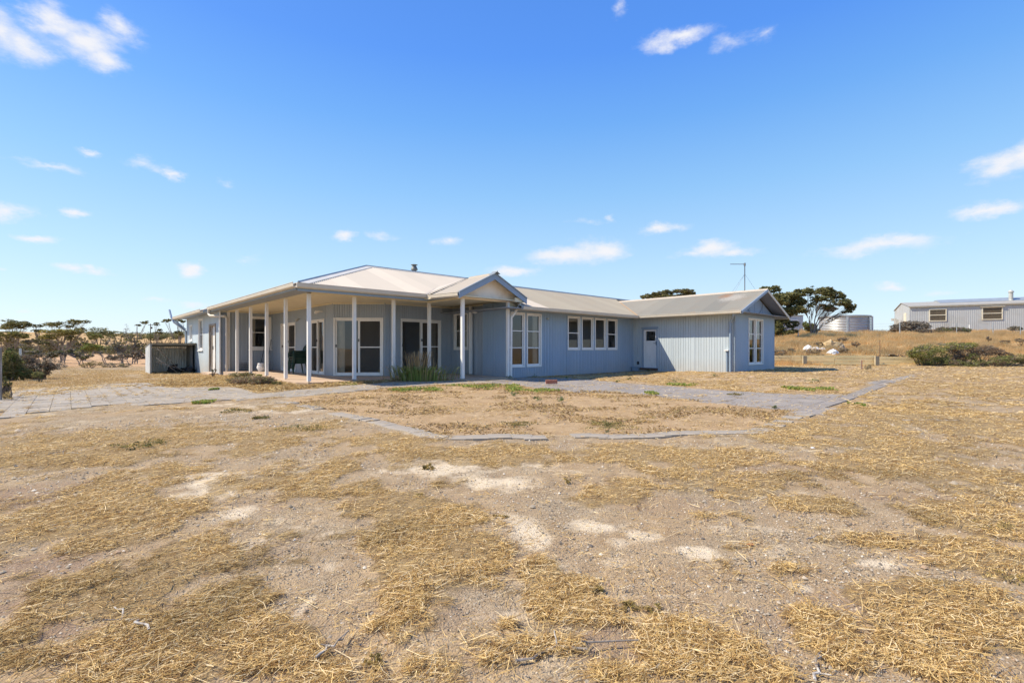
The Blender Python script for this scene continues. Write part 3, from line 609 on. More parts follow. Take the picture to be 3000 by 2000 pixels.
def sliding_door(o, d, s0, s1, z0, z1, glass_left=True, curtain=None, handle=True):
    """white aluminium frame, one glazed leaf, one fly screen leaf with a mid rail"""
    M = wallM(o, d); fw = .05; mb = MB(); mb.M = M
    for a, b, c, e in ((s0, s0+fw, z0, z1), (s1-fw, s1, z0, z1), (s0+fw, s1-fw, z1-fw, z1), (s0+fw, s1-fw, z0, z0+.03)): mb.box(a, b, -.02, .11, c, e)
    w = mb.build('sliding_door', WHITE, house); mid = (s0+s1)/2
    ga, gb = (s0+fw, mid+.02) if glass_left else (mid-.02, s1-fw); sa, sb_ = (mid-.02, s1-fw) if glass_left else (s0+fw, mid+.02)
    g = MB(); g.M = M; t = .055
    for a, b, c, e in ((ga, ga+t, z0+.03, z1-fw), (gb-t, gb, z0+.03, z1-fw), (ga+t, gb-t, z1-fw-t, z1-fw), (ga+t, gb-t, z0+.03, z0+.1)): g.box(a, b, .05, .08, c, e)
    g.build('glazed_leaf', WHITE, w)
    p = MB(); p.M = M; p._add([(ga+.02, .066, z0+.05), (gb-.02, .066, z0+.05), (gb-.02, .066, z1-fw-.02), (ga+.02, .066, z1-fw-.02)], [(0, 1, 2, 3)]); p.build('pane', GLASS, w)
    f = MB(); f.M = M; t = .075; zm = z0+1.0
    for a, b, c, e in ((sa, sa+t, z0+.03, z1-fw), (sb_-t, sb_, z0+.03, z1-fw), (sa+t, sb_-t, z1-fw-t, z1-fw), (sa+t, sb_-t, z0+.03, z0+.03+t*1.1), (sa+t, sb_-t, zm, zm+.04)): f.box(a, b, .005, .032, c, e)
    f.build('screen_leaf', WHITE, w)
    q = MB(); q.M = M; q._add([(sa+.03, .02, z0+.05), (sb_-.03, .02, z0+.05), (sb_-.03, .02, z1-fw-.03), (sa+.03, .02, z1-fw-.03)], [(0, 1, 2, 3)]); q.build('fly_screen', SCREEN, w)
    if handle:
        for hs, hm in ((sa+.035 if glass_left else sb_-.035, 0), (ga+.03 if glass_left else gb-.03, .045)):
            h = MB(); h.M = M; h.box(hs-.014, hs+.014, hm-.025, hm+.005, z0+1.22-(.2 if hm else 0), z0+1.32-(.2 if hm else 0)); h.build('handle', BLACK, w)
    if curtain:
        for (ca, cb) in curtain:
            c = MB(); nseg = 30; P = []
            for i in range(nseg+1):
                s = ca+(cb-ca)*i/nseg; mm = .18+.02*math.sin(i*1.3)
                P += [M((s, mm, z0+.03)), M((s, mm, z1))]
            c._add(P, [(2*i, 2*i+2, 2*i+3, 2*i+1) for i in range(nseg)]); c.build('curtain', CURT, w, smooth=True)
    return w
def hole(s0, s1, z0, z1): return (s0, s1, z0, z1)
T62 = 2.63
# recess wall (end of the side verandah) and the window in it
ow, dw = (-.3, 9.6), (1, 0); clad_wall('wall', ow, dw, 2.12, -.02, T62, [hole(1.13, 2.06, .95, 2.45)], BLUEP)
window(ow, dw, 1.13, 2.06, .95, 2.45, splits=(1.72,), curtain=[(1.15, 1.42)], fw=.075)
# verandah wall facing the left, two sliding doors
oe, de = (1.82, 9.6), (0, -1); d0 = (1.18, 3.05); d1 = (4.72, 6.12)
clad_wall('wall', oe, de, 6.88, -.02, T62, [hole(*d0, .02, 2.1), hole(*d1, .02, 2.1)], BLUEP, seams=(1.15, 3.1, 4.68, 6.2))
sliding_door(oe, de, d0[0], d0[1], .02, 2.1); sliding_door(oe, de, d1[0], d1[1], .02, 2.1, glass_left=False, curtain=[(5.6, 5.75)])
# chamfered corner with the widest door
oc, L45 = (1.82, 2.72), math.hypot(1.38, 1.30); dc = (1.38/L45, -1.30/L45)
clad_wall('wall', oc, dc, L45, -.02, T62, [hole(.035, 1.835, .02, 2.1)], BLUEP)
sliding_door(oc, dc, .035, 1.835, .02, 2.1, curtain=[(.1, .38)])
# verandah wall facing the camera
ob, db = (3.2, 1.42), (1, 0)
clad_wall('wall', ob, db, 2.96, -.02, T62, [hole(.63, 2.41, .04, 2.1)], BLUEP, seams=(.09, .55))
sliding_door(ob, db, .63, 2.41, .04, 2.1, curtain=[(1.95, 2.3)])
# porch side wall with a narrow window, then the bluer end of the long wing
op, dp = (6.16, 1.42), (0, -1); clad_wall('wall', op, dp, 2.04, -.02, T62, [hole(.12, 1.06, .93, 2.42)], BLUEP)
window(op, dp, .12, 1.06, .93, 2.42, splits=(1.69,), sill=False, curtain=[(.2, .95)], fw=.07)
clad_wall('wall', (6.08, -.62), (0, -1), 1.38, -.03, T62, [], BLUE)
# the long front wall
ol, dl = (6.08, -2.0), (1, 0)
WA = [(6.18, 6.90), (6.98, 7.76)]; WC = [(9.26, 10.03), (10.13, 10.90), (11.00, 11.79), (11.87, 12.62)]
ops = [hole(a-6.08, b-6.08, .32, 2.28) for a, b in WA]+[hole(a-6.08, b-6.08, .93, 2.28) for a, b in WC]
clad_wall('wall', ol, dl, 7.83, -.05, 2.36, ops, BLUE, seams=(3.14, 5.7, 7.55))
window(ol, dl, .10, .82, .32, 2.28, splits=(1.62, 1.02), curtain=[(.16, .24)], sill=False)
window(ol, dl, .90, 1.68, .32, 2.28, splits=(1.62, 1.02), curtain=[(1.38, 1.62)], sill=False)
for i, (a, b) in enumerate(WC):
    window(ol, dl, a-6.08, b-6.08, .93, 2.28, splits=(1.61,) if i in (0, 3) else (), sill=False, fw=.045)
# right wing: side wall with the door, then the gable end
osd, ds = (13.9, -2.0), (0, -1)
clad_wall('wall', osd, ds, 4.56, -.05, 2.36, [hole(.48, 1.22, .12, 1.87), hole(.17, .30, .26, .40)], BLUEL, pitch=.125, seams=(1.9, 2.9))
def front_door():
    M = wallM(osd, ds); a, b = .48, 1.22; m = MB(); m.M = M
    for (x0, x1, z0, z1) in ((a, a+.035, .12, 1.87), (b-.035, b, .12, 1.87), (a+.035, b-.035, 1.835, 1.87), (a+.035, b-.035, .12, .14)): m.box(x0, x1, -.02, .1, z0, z1)
    m.box(a-.05, b+.05, -.03, .012, 1.872, 1.95)
    dr = m.build('door_frame', TRIMB, house); x0, x1 = a+.04, b-.04; D = MB(); D.M = M
    D.box(x0, x1, .03, .07, .14, 1.34); D.box(x0, x0+.12, .03, .07, 1.34, 1.83); D.box(x1-.08, x1, .03, .07, 1.34, 1.83); D.box(x0+.12, x1-.08, .03, .07, 1.76, 1.83)
    D.box(x0+.09, x0+.11, .026, .03, .25, 1.1); D.box(x1-.11, x1-.09, .026, .03, .25, 1.1); D.box(x0+.09, x1-.09, .0255, .0295, 1.1, 1.12); D.box(x0+.09, x1-.09, .0255, .0295, .25, .27)
    lf = D.build('door_leaf', WHITE, dr)
    g = MB(); g.M = M; g._add([(x0+.11, .05, 1.33), (x1-.07, .05, 1.33), (x1-.07, .05, 1.77), (x0+.11, .05, 1.77)], [(0, 1, 2, 3)]); g.build('door_glass', GLASS, dr)
    h = MB(); h.M = M; h.box(x1-.05, x1-.01, .018, .03, 1.14, 1.3); h.tube([(x1-.03, .03, 1.22), (x1-.03, -.03, 1.22), (x1-.13, -.03, 1.225)], .009, 6); h.build('handle', BLACK, dr)
    t = MB(); t.M = M; t.box(a-.1, b+.03, -.09, .03, .03, .118); t.build('door_step', mat('dark_timber', (.12, .07, .05, 1), .9), house)
    v = MB(); v.M = M; v.box(.17, .30, .05, .09, .26, .40)
    for k in range(4): v.box(.17, .30, .015, .05, .27+k*.034, .28+k*.034)
    v.build('vent', BLACK, house)
front_door()
og, dg = (13.9, -6.56), (1, 0)
gt = lambda s: 2.36+.385*(min(s, 4.35-s)+.5)-.17
clad_wall('wall', og, dg, 4.35, -.08, 2.36, [hole(1.36, 2.96, .31, 2.25)], BLUE, pitch=.1, groove=.005)
window(og, dg, 1.36, 2.96, .31, 2.25, splits=(1.59, 1.0), mull=(2.14,), curtain=[(2.25, 2.5)], sill=False, fw=.05)
m = MB(); m.M = wallM(og, dg); m.prism([(0, 2.362), (4.35, 2.362), (4.35, gt(0)+.0), (2.175, gt(2.175)), (0, gt(0))], lambda p: (p[0], .004, p[1]), lambda p: (p[0], .09, p[1]))
for sx in (1.45, 2.05, 2.9): m.box(sx-.012, sx+.012, -.004, .003, 2.37, min(gt(sx), 3.1)-.02)
m.box(0, 4.35, -.006, .003, 2.355, 2.375); m.build('gable_wall', TRIMB, house)
m = MB(); m.M = wallM(og, dg); m.tube([(1.0+.0*i, -.02, 2.9) for i in range(1)]+[(1.05+.98*(1-math.cos(math.pi*i/16))*.92, -.02, 2.92-.52*math.sin(math.pi*i/16)) for i in range(17)], .006, 5); m.build('cable', BLACK, house)
for (o, d, L_, mm) in (((18.25, -6.56), (0, 1), 11, BLUE), ((18.25, 4), (-1, 0), 8.0, BLUE)):
    clad_wall('wall', o, d, L_, -.05, 2.36, [], mm, pitch=.4)
# left side wall (sunlit) with two windows and the weathered doorway
osw, dsw = (-.3, 17.65), (0, -1)
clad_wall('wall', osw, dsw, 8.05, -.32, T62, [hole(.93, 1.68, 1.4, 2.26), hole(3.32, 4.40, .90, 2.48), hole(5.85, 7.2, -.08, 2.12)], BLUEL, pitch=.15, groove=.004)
window(osw, dsw, .93, 1.68, 1.4, 2.26, sill=True, glass=GLASS); window(osw, dsw, 3.32, 4.40, .90, 2.48, splits=(1.69,), curtain=[(3.5, 4.3)], fw=.06)
m = MB(); m.M = wallM(osw, dsw)
for a, b, c, e in ((5.85, 5.93, -.08, 2.12), (7.12, 7.2, -.08, 2.12), (5.93, 7.12, 2.03, 2.12)): m.box(a, b, -.03, .2, c, e)
m.box(5.93, 6.2, .06, .12, -.08, 2.03); jf = m.build('door_frame', RUSTW, house)
m = MB(); m.M = wallM(osw, dsw); m.box(6.2, 7.12, .08, .12, -.06, 2.03); m.box(6.3, 7.0, .072, .08, .1, .9); m.box(6.3, 7.0, .072, .08, 1.1, 1.9); m.build('door_leaf', WHITE, jf)
m = MB(); m.M = wallM(osw, dsw); m.box(6.24, 6.28, .04, .08, .95, 1.1); m.build('handle', BLACK, jf)
m = MB(); m.M = wallM(osw, dsw); m.box(6.0, 7.7, -.35, -.002, -.3, -.1); m.build('concrete_apron', CONC, house)
m = MB(); m.box(-.352, -.3, 9.548, 9.6, -.2, T62); m.build('corner_trim', WHITE, house)
# back walls of the house and the inside
BW = [(4.05, 4.5, .5, 2.0)]
clad_wall('wall', (7.0, 7.05), (-1, 0), 5.0, -.05, T62, [hole(7.0-b, 7.0-a, c, d) for a, b, c, d in BW], BLUEP, pitch=.4)
window((7.0, 7.05), (-1, 0), 2.5, 2.95, .5, 2.0, splits=(1.25,), sill=False, fw=.04)
m = MB()
m.box(-.2, 2.0, 17.55, 17.65, -.3, T62); m.box(2.0, 7.1, 17.55, 17.65, -.3, T62); m.box(7.0, 7.1, 7.05, 17.55, -.05, T62); m.box(9.0, 9.1, 4.1, 7.05, -.05, T62); m.box(7.0, 9.0, 6.95, 7.05, -.05, T62)
m.build('back_wall', BLUEP, house)
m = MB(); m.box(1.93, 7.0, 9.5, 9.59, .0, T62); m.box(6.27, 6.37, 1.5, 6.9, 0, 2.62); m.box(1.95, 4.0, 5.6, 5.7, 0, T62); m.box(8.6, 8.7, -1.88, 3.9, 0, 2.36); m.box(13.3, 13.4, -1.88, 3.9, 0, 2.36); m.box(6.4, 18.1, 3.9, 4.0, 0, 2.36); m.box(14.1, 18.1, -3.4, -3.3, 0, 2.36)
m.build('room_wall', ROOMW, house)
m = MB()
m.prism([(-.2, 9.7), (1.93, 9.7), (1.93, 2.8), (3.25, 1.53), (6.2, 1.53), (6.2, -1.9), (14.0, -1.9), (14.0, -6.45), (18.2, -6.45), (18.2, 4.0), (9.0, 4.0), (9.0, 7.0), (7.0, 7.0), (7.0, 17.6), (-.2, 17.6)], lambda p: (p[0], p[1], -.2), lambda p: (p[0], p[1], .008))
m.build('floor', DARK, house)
# verandah slab
m = MB(); m.prism([(-.22, 9.55), (-.25, .35), (-.05, -.05), (.35, -.24), (4.0, -.24), (4.0, -1.35), (4.15, -2.12), (6.05, -2.12), (6.05, 1.42), (3.2, 1.42), (1.82, 2.72), (1.82, 9.55)], lambda p: (p[0], p[1], -.3), lambda p: (p[0], p[1], -.004))
m.build('verandah_slab', CONC, house)
# ceilings and soffits (with a hole-free sheet each)
m = MB(); zc = 2.632
m.prism([(0, 9.9), (0, 0), (4.1, 0), (4.1, -2.0), (6.2, -2.0), (6.2, 1.5), (6.2, 9.9)], lambda p: (p[0], p[1], zc), lambda p: (p[0], p[1], zc+.03))
m.prism([(0, -.002), (0, -.40), (3.6, -.40), (3.6, -.002)], lambda p: (p[0], p[1], zc), lambda p: (p[0], p[1], zc+.03)); m.build('verandah_ceiling', CEIL, house)
m = MB(); m.box(3.75, 4.098, -2.3, -.002, zc, zc+.03); m.box(4.098, 6.5, -2.3, -2.002, zc, zc+.03); m.box(6.202, 6.5, -2.0, -.3, zc+.04, zc+.07); m.box(6.1, 6.56, -2.34, -2.305, 2.6, 2.74); m.box(6.13, 6.54, -2.3, -2.01, 2.60, 2.628); m.box(3.602, 3.75, -.9, -.002, zc, zc+.03); m.box(6.09, 6.62, -2.03, -1.96, 2.37, 2.72); m.build('porch_ceiling', CEIL, house)
m = MB(); m.box(-.5, -.002, -.42, 18.0, zc-.004, zc+.03); m.build('soffit', SOFF, house)
m = MB(); m.box(-.5, 7, 9.9, 18.0, zc, zc+.03); m.box(6.2, 9.2, 1.5, 7.2, zc, zc+.03); m.box(5.6, 14, -2.5, 4.5, 2.365, 2.39); m.box(13.42, 18.7, -6.98, 4.5, 2.395, 2.41); m.build('ceiling', SOFF, house)
m = MB(); mb = m
m.box(-.05, .05, .05, 9.55, 2.60, 2.631); m.box(.05, 4.1, -.05, .05, 2.60, 2.631); m.box(4.05, 4.15, -2.05, -.05, 2.585, 2.631); m.box(4.15, 6.1, -2.06, -1.96, 2.585, 2.631); m.build('verandah_beam', CEIL, house)
# cornice strips at the wall tops
m = MB()
for (o, d, L_) in ((ow, dw, 2.12), (oe, de, 6.88), (oc, dc, L45), (ob, db, 2.96), (op, dp, 2.04)):
    m.M = wallM(o, d); m.box(.02, L_-.02, -.035, 0, 2.59, 2.628)
m.build('cornice', CEIL, house)
# verandah posts
pm = MB(); pm.box(-.048, .048, -.048, .048, .035, 2.6); first = pm.build('post', WHITE, house)
st = MB(); st.box(-.035, .035, -.035, .035, -.004, .004); st.tube([(0, 0, .004), (0, 0, .036)], .013, 6); s0_ = st.build('post_stirrup', GALVD, first)
spots = [(0, 0), (0, 2.03), (0, 4.05), (0, 6.08), (0, 8.1), (1.387, 0), (2.75, 0), (4.144, 0), (4.1, -2.0), (6.02, -2.05), (6.03, .05)]
for i, (u, v) in enumerate(spots):
    o = first if i == 0 else first.copy()
    if i: C.objects.link(o); q = s0_.copy(); C.objects.link(q); q.parent = o
    o.location = (u, v, 0)
m = MB(); m.box(-.06, .04, 9.5, 9.56, 0, 2.6); m.build('trim_post', WHITE, house)
# roofs ----------------------------------------------------------
def corr(name, m, a0, a1, b0f, b1f, zf, axis='u', amp=.015, pitch=.095, n=6, under=.0):
    """corrugated sheet; a runs along the eave, b up the slope; zf(a,b)"""
    A = np.arange(a0, a1+1e-6, pitch/n); V = []
    for a in A:
        h = amp*math.cos(2*math.pi*a/pitch)
        for b in (b0f(a), b1f(a)):
            V.append((a, b, zf(a, b)+h) if axis == 'u' else (b, a, zf(a, b)+h))
    k = len(A); V = np.array(V); F_ = np.array([[2*i, 2*i+1, 2*i+3, 2*i+2] for i in range(k-1) if abs(V[2*i]-V[2*i+1]).sum() > 1e-4 or abs(V[2*i+2]-V[2*i+3]).sum() > 1e-4])
    if axis == 'u': F_ = F_[:, ::-1]
    return npmesh(name, V, 4, m, parent=house, faces=F_, smooth=False)
SL = .359; e0 = -.6; ZE = 2.80; rv = 3.49; ZR = ZE+SL*(rv+.55)
corr('roof', ROOFW, e0, 9.5, lambda u: -.60, lambda u: max(-.6, min(rv, u, )) if u < rv else rv, lambda u, v: ZE+SL*(v+.55))
corr('roof', ROOFW, 3.49, 9.5, lambda u: rv, lambda u: 7.6, lambda u, v: ZR-SL*(v-rv))
corr('roof', ROOFW, e0, 18.0, lambda v: (-.60 if v < 10.4 else -.85), lambda v: min(rv, v) if v < rv else rv, lambda v, u: ZE+SL*(u+.55), axis='v')
corr('roof', ROOFW, 3.49, 18.0, lambda v: rv, lambda v: 7.6, lambda v, u: ZR-SL*(u-rv), axis='v')
m = MB(); m.prism([(-.55, 0), (rv, 0), (7.5, 0), (7.5, .02), (rv, ZR-2.75), (-.55, .1)], lambda p: (p[0], 17.9, 2.66+p[1]), lambda p: (p[0], 17.95, 2.66+p[1])); m.build('gable_wall', BLUEP, house)
m = MB(); m.prism([(.5, 2.64), (7.4, 2.64), (7.4, 2.7), (rv, ZR-.05), (.5, 3.1)], lambda p: (9.4, p[0], p[1]), lambda p: (9.45, p[0], p[1])); m.build('gable_wall', BLUEP, house)
# the long wing
SLL = .358; ZL = 2.42; rl = 1.0; ZRL = ZL+SLL*(rl+2.55)
ul = lambda v: 6.3+max(0, v+1)
def longz(u, v): return ZL+SLL*(v+2.55)
corr('roof', ROOFW, 6.3, 7.76, lambda u: -2.60, lambda u: min(rl, max(-1, u-6.3-1)), longz)
corr('roof', ROOFG, 7.76, 18.7, lambda u: -2.60 if u < 13.38 else min(rl, -2.58+(u-13.38)*1.055), lambda u: min(rl, u-7.3), longz)
corr('roof', ROOFG, 8.3, 18.7, lambda u: rl, lambda u: 4.6, lambda u, v: ZRL-SLL*(v-rl))
# right wing
SR = .385; ZW = 2.42; ru = 16.08; ZRR = ZW+SR*(ru-13.45)
vend = lambda u: -2.55+(u-13.4)*1.05
corr('roof', ROOFR, -7.02, .30, lambda v: max(13.38, 13.4+(v+2.55)/1.05), lambda v: ru, lambda v, u: ZW+SR*(u-13.45), axis='v')
corr('roof', ROOFR, -7.02, 1.5, lambda v: ru, lambda v: 18.8, lambda v, u: ZRR-SR*(u-ru), axis='v')
# rusty sheet patch near the ridge
m = MB()
# porch roof
PZ, pu, PS = 3.46, 5.15, .49
def plz(v, u): return PZ-PS*abs(pu-u)
corr('roof', ROOFP, -2.36, -.55, lambda v: 3.66, lambda v: pu if v < -1.0 else pu-(v+1.0)/.45*1.43, plz, axis='v')
corr('roof', ROOFP, -2.36, -.55, lambda v: pu if v < -1.0 else pu+(v+1.0)/.45*1.43, lambda v: 6.64, plz, axis='v')
m = MB(); m._add([(3.70, -.56, 2.79), (pu, -1.0, PZ-.004), (pu, .95, 3.345), (3.70, -.40, 2.86)], [(0, 1, 2, 3)]); m._add([(6.6, -.56, 2.79), (pu, -1.0, PZ-.004), (pu, .95, 3.345), (6.6, -.40, 2.86)], [(0, 1, 2, 3)]); m.build('roof_saddle', ROOFW, house)
# ridge caps, hip cap, valley flashing
def cap(p, q, n1, n2, w=.17, name='ridge_cap', mm=None, roll=.018, rm=None):
    p, q = Vector(p), Vector(q); n1, n2 = Vector(n1), Vector(n2); up = Vector((0, 0, .022)); mb = MB(); a, b = p+up, q+up
    mb._add([a, b, b+n1*w, a+n1*w], [(0, 1, 2, 3)]); mb._add([a, b, b+n2*w, a+n2*w], [(0, 3, 2, 1)]); mb._add([a+n1*w, b+n1*w, b+n1*w-Vector((0, 0, .02)), a+n1*w-Vector((0, 0, .02))], [(0, 1, 2, 3)])
    if rm: o = mb.build(name, mm or CAP, house); mb = MB(); mb.tube([a+Vector((0, 0, .006)), b+Vector((0, 0, .006))], roll, 8); mb.build('ridge_roll', rm, o); return o
    mb.tube([a+Vector((0, 0, .006)), b+Vector((0, 0, .006))], roll, 8); return mb.build(name, mm or CAP, house)
sl_ = lambda du, dv, s: Vector((du, dv, -s)).normalized()
cap((rv, rv, ZR), (9.5, rv, ZR), sl_(0, -1, SL), sl_(0, 1, SL), mm=CAPL, rm=CAP, w=.14, roll=.022); cap((rv, rv, ZR), (rv, 18, ZR), sl_(-1, 0, SL), sl_(1, 0, SL))
hipd = Vector((-.5, -.5, ZE)); cap((-.45, -.45, ZE+SL*.1), (rv, rv, ZR), Vector((1, -1, -SL*1.0)).normalized(), Vector((-1, 1, -SL)).normalized(), w=.24, mm=CAPL, rm=CAP, roll=.024)
cap((8.2, rl, ZRL), (18.7, rl, ZRL), sl_(0, -1, SLL), sl_(0, 1, SLL), w=.13)
cap((ru, -7.03, ZRR), (ru, .35, ZRR), sl_(-1, 0, SR), sl_(1, 0, SR), w=.13, mm=ROOFW)
cap((pu, -2.4, PZ), (pu, -1.0, PZ), sl_(-1, 0, PS), sl_(1, 0, PS), w=.11, mm=ROOFP, roll=.012)
cap((pu, -2.50, PZ+.035), (pu, -2.22, PZ+.035), sl_(-1, 0, PS*1.1), sl_(1, 0, PS*1.1), w=.15)
def flash(pts, name, mm, w=.09):
    mb = MB(); a, b = [Vector(p) for p in pts]; s = (b-a).cross(Vector((0, 0, 1))).normalized()*w; up = Vector((0, 0, .02))
    mb._add([a-s+up*1.3, b-s+up*1.3, b+up*.5, a+up*.5], [(0, 1, 2, 3)]); mb._add([a+up*.5, b+up*.5, b+s+up*1.3, a+s+up*1.3], [(0, 1, 2, 3)]); return mb.build(name, mm, house)
flash([(3.70, -.56, 2.805), (pu-.05, -1.0, PZ-.01)], 'valley_flashing', CAP, .05)
flash([(13.42, -2.5, 2.445), (16.05, .26, 3.425)], 'valley_flashing', mat('rusty_flashing', (.40, .27, .15, 1), .7, var=.2), .04)
# gutters: half-round-ish profile swept along the eave
def gutter(p, q, out, name='gutter', h=.13, w=.12, mm=None):
    p, q, out = Vector(p), Vector(q), Vector(out); prof = [(0, 0), (0, -h), (w*.55, -h), (w*.9, -h*.75), (w, -h*.3), (w, 0), (w+.012, 0), (w+.012, .014), (w-.012, .014), (w-.012, -h*.28), (w*.85, -h*.68), (w*.5, -h*.92), (.01, -h*.92), (.01, 0)]
    mb = MB(); mb.prism(prof, lambda t: p+out*t[0]+Vector((0, 0, t[1])), lambda t: q+out*t[0]+Vector((0, 0, t[1]))); return mb.build(name, mm or CREAM, house)
zg = 2.80
gutter((-.55, -.55, zg), (3.72, -.55, zg), (0, -1, 0)); gutter((-.55, -.665, zg+.001), (-.55, 10.4, zg+.001), (-1, 0, 0)); gutter((-.80, 10.45, zg-.085), (-.80, 18.05, zg-.085), (-1, 0, 0))
gutter((3.72, -.67, zg-.03), (3.74, -2.36, zg-.075), (-1, 0, 0), w=.11); gutter((6.56, -2.36, 2.77), (6.56, -1.6, 2.77), (1, 0, 0), w=.10, h=.1)
gutter((6.2, -2.55, 2.425), (13.35, -2.55, 2.425), (0, -1, 0), h=.11, w=.11); gutter((13.40, -2.66, 2.425), (13.40, -7.0, 2.425), (-1, 0, 0), h=.11, w=.11, mm=CREAM)
gutter((18.72, -7.0, 2.42), (18.72, 4, 2.42), (1, 0, 0), h=.1, w=.1)
# fascias
m = MB(); m.box(-.5, 3.74, -.549, -.50, 2.60, 2.79); m.box(-.55, -.501, -.5, 10.4, 2.63, 2.79); m.box(-.8, -.76, 10.41, 18.0, 2.60, 2.70); m.box(-.76, -.55, 10.41, 10.44, 2.63, 2.72); m.box(-.76, -.502, 10.44, 18.0, 2.626, 2.66)
m.box(3.721, 3.75, -2.33, -.56, 2.61, 2.72); m.build('fascia', TRIMB, house)
m = MB(); m.box(6.3, 13.42, -2.549, -2.52, 2.33, 2.42); m.box(13.401, 13.43, -6.98, -2.56, 2.33, 2.42); m.box(6.3, 13.42, -2.519, -2.0, 2.345, 2.364); m.box(13.431, 13.9, -6.6, -2.52, 2.366, 2.385); m.build('fascia', CREAM, house)
# porch gable: barge boards and panel
bz = lambda u: PZ-PS*abs(u-pu)
for sgn in (-1, 1):
    ue = pu+sgn*1.47; m = MB(); m.prism([(pu, bz(pu)+.0), (ue, bz(ue)), (ue, bz(ue)-.19), (pu, bz(pu)-.19)], lambda p: (p[0], -2.39, p[1]), lambda p: (p[0], -2.36, p[1])); m.build('barge_board', TRIMB, house)
    m = MB(); m.prism([(pu, bz(pu)+.03), (ue, bz(ue)+.03), (ue, bz(ue)+.002), (pu, bz(pu)+.002)], lambda p: (p[0], -2.42, p[1]), lambda p: (p[0], -2.34, p[1])); m.build('barge_cap', CAP, house)
m = MB(); m.prism([(pu-1.45, 2.60), (pu+1.33, 2.60), (pu+1.25, bz(pu+1.25)-.04), (pu, bz(pu)-.04), (pu-1.45, bz(pu-1.45)-.04)], lambda p: (p[0], -2.08, p[1]), lambda p: (p[0], -2.04, p[1])); m.build('gable_panel', GABLE, house)
m = MB(); m.prism([(pu, bz(pu)-.02), (pu+1.4, bz(pu+1.4)-.02), (pu+1.4, bz(pu+1.4)-.035), (pu, bz(pu)-.035)], lambda p: (p[0], -2.35, p[1]), lambda p: (p[0], -2.09, p[1]))
m.prism([(pu, bz(pu)-.02), (pu-1.4, bz(pu-1.4)-.02), (pu-1.4, bz(pu-1.4)-.035), (pu, bz(pu)-.035)], lambda p: (p[0], -2.35, p[1]), lambda p: (p[0], -2.09, p[1])); m.build('gable_soffit', CEIL, house)
# right wing gable: soffit boards and barge
gz_ = lambda u: ZRR-SR*abs(u-ru)
for sgn, ue in ((-1, 13.42), (1, 18.74)):
    m = MB(); m.prism([(ru, gz_(ru)-.03), (ue, gz_(ue)-.03), (ue, gz_(ue)-.05), (ru, gz_(ru)-.05)], lambda p: (p[0], -6.99, p[1]), lambda p: (p[0], -6.50, p[1])); m.build('gable_soffit', SOFF if sgn > 0 else TRIMB, house)
    m = MB(); m.prism([(ru, gz_(ru)+.012), (ue, gz_(ue)+.012), (ue, gz_(ue)-.10), (ru, gz_(ru)-.10)], lambda p: (p[0], -7.03, p[1]), lambda p: (p[0], -6.995, p[1])); m.build('barge_board', CREAM if sgn > 0 else TRIMB, house)
# downpipes
def pipe(pts, r, mm, name='downpipe'): m = MB(); m.tube(pts, r, 10); return m.build(name, mm, house)
pipe([(6.5, -2.2, 2.68), (6.5, -2.2, 2.6), (6.2, -2.2, 2.56-.35+.0), (6.12, -2.13, 2.05), (6.12, -2.11, .0)], .038, WHITE)
m = MB(); m.tube([(6.12, -2.11, 1.0), (6.12, -2.11, 1.06)], .048, 10); m.tube([(6.12, -2.11, .5), (6.12, -2.11, .53)], .045, 10); m.build('pipe_clip', WHITE, house)
pipe([(13.42, -6.72, 2.40), (13.42, -6.72, 2.3), (13.80, -6.50, 2.13), (13.84, -6.42, 2.0), (13.84, -6.42, .05)], .045, TRIMB)
pipe([(13.86, -6.28, .9), (13.86, -6.28, .05)], .03, TRIMB); m = MB(); m.box(13.78, 13.9, -6.36, -6.2, .9, .94); m.build('pipe_cap', WHITE, house)
pipe([(-.62, 10.25, 2.72), (-.62, 10.25, 2.52), (-.58, 10.1, 2.42), (-.16, 9.42, 2.40), (-.10, 9.40, 2.30), (-.10, 9.40, -.06)], .058, CREAM)
m = MB(); m.tube([(-.1, 9.4, 1.55), (-.1, 9.4, 1.65)], .068, 10); m.tube([(-.1, 9.4, .15), (-.1, 9.4, .3)], .07, 10); m.build('pipe_collar', CREAM, house)
pipe([(-1.0, 18.35, 3.15), (-.95, 18.1, 2.75), (-.85, 17.95, 2.45), (-.36, 17.55, 1.95), (-.34, 17.5, .2)], .05, GALV)
pipe([(-.95, 18.1, 2.72), (-.36, 17.6, 2.05)], .04, GALV)
# small electric things
m = MB(); m.M = wallM(oe, de); m.tube([(5.95, -.0, 2.38), (5.95, -.12, 2.38), (5.95, -.16, 2.34)], .02, 8); m.lathe([(0, 2.32), (.05, 2.3), (.06, 2.36), (.02, 2.42)], 12, (5.72, -.16)); m.tube([(5.95, -.1, 2.38), (5.72, -.16, 2.37)], .03, 8)
m.build('wall_lamp', WHITE, house)
m = MB(); m.M = wallM(oe, de); m.tube([(3.55, 0, 2.2), (3.6, -.1, 2.18), (3.7, -.12, 2.22)], .02, 6); m.box(3.3, 3.42, -.09, -.0, 2.12, 2.2); m.build('lamp_bracket', GALVD, house)
m = MB(); m.M = wallM(op, dp); m.lathe([(.0, 2.30), (.09, 2.32), (.10, 2.36), (.04, 2.42), (0, 2.43)], 14, (1.62, -.12)); m.tube([(1.62, .0, 2.4), (1.62, -.12, 2.41)], .02, 6); m.build('wall_lamp', WHITE, house)
m = MB(); m.M = wallM(ol, dl); m.box(1.95, 2.03, -.07, 0, 2.09, 2.14); m.tube([(1.99, -.07, 2.11), (1.99, -.1, 2.06)], .012, 6); m.build('tap_bracket', GALVD, house)
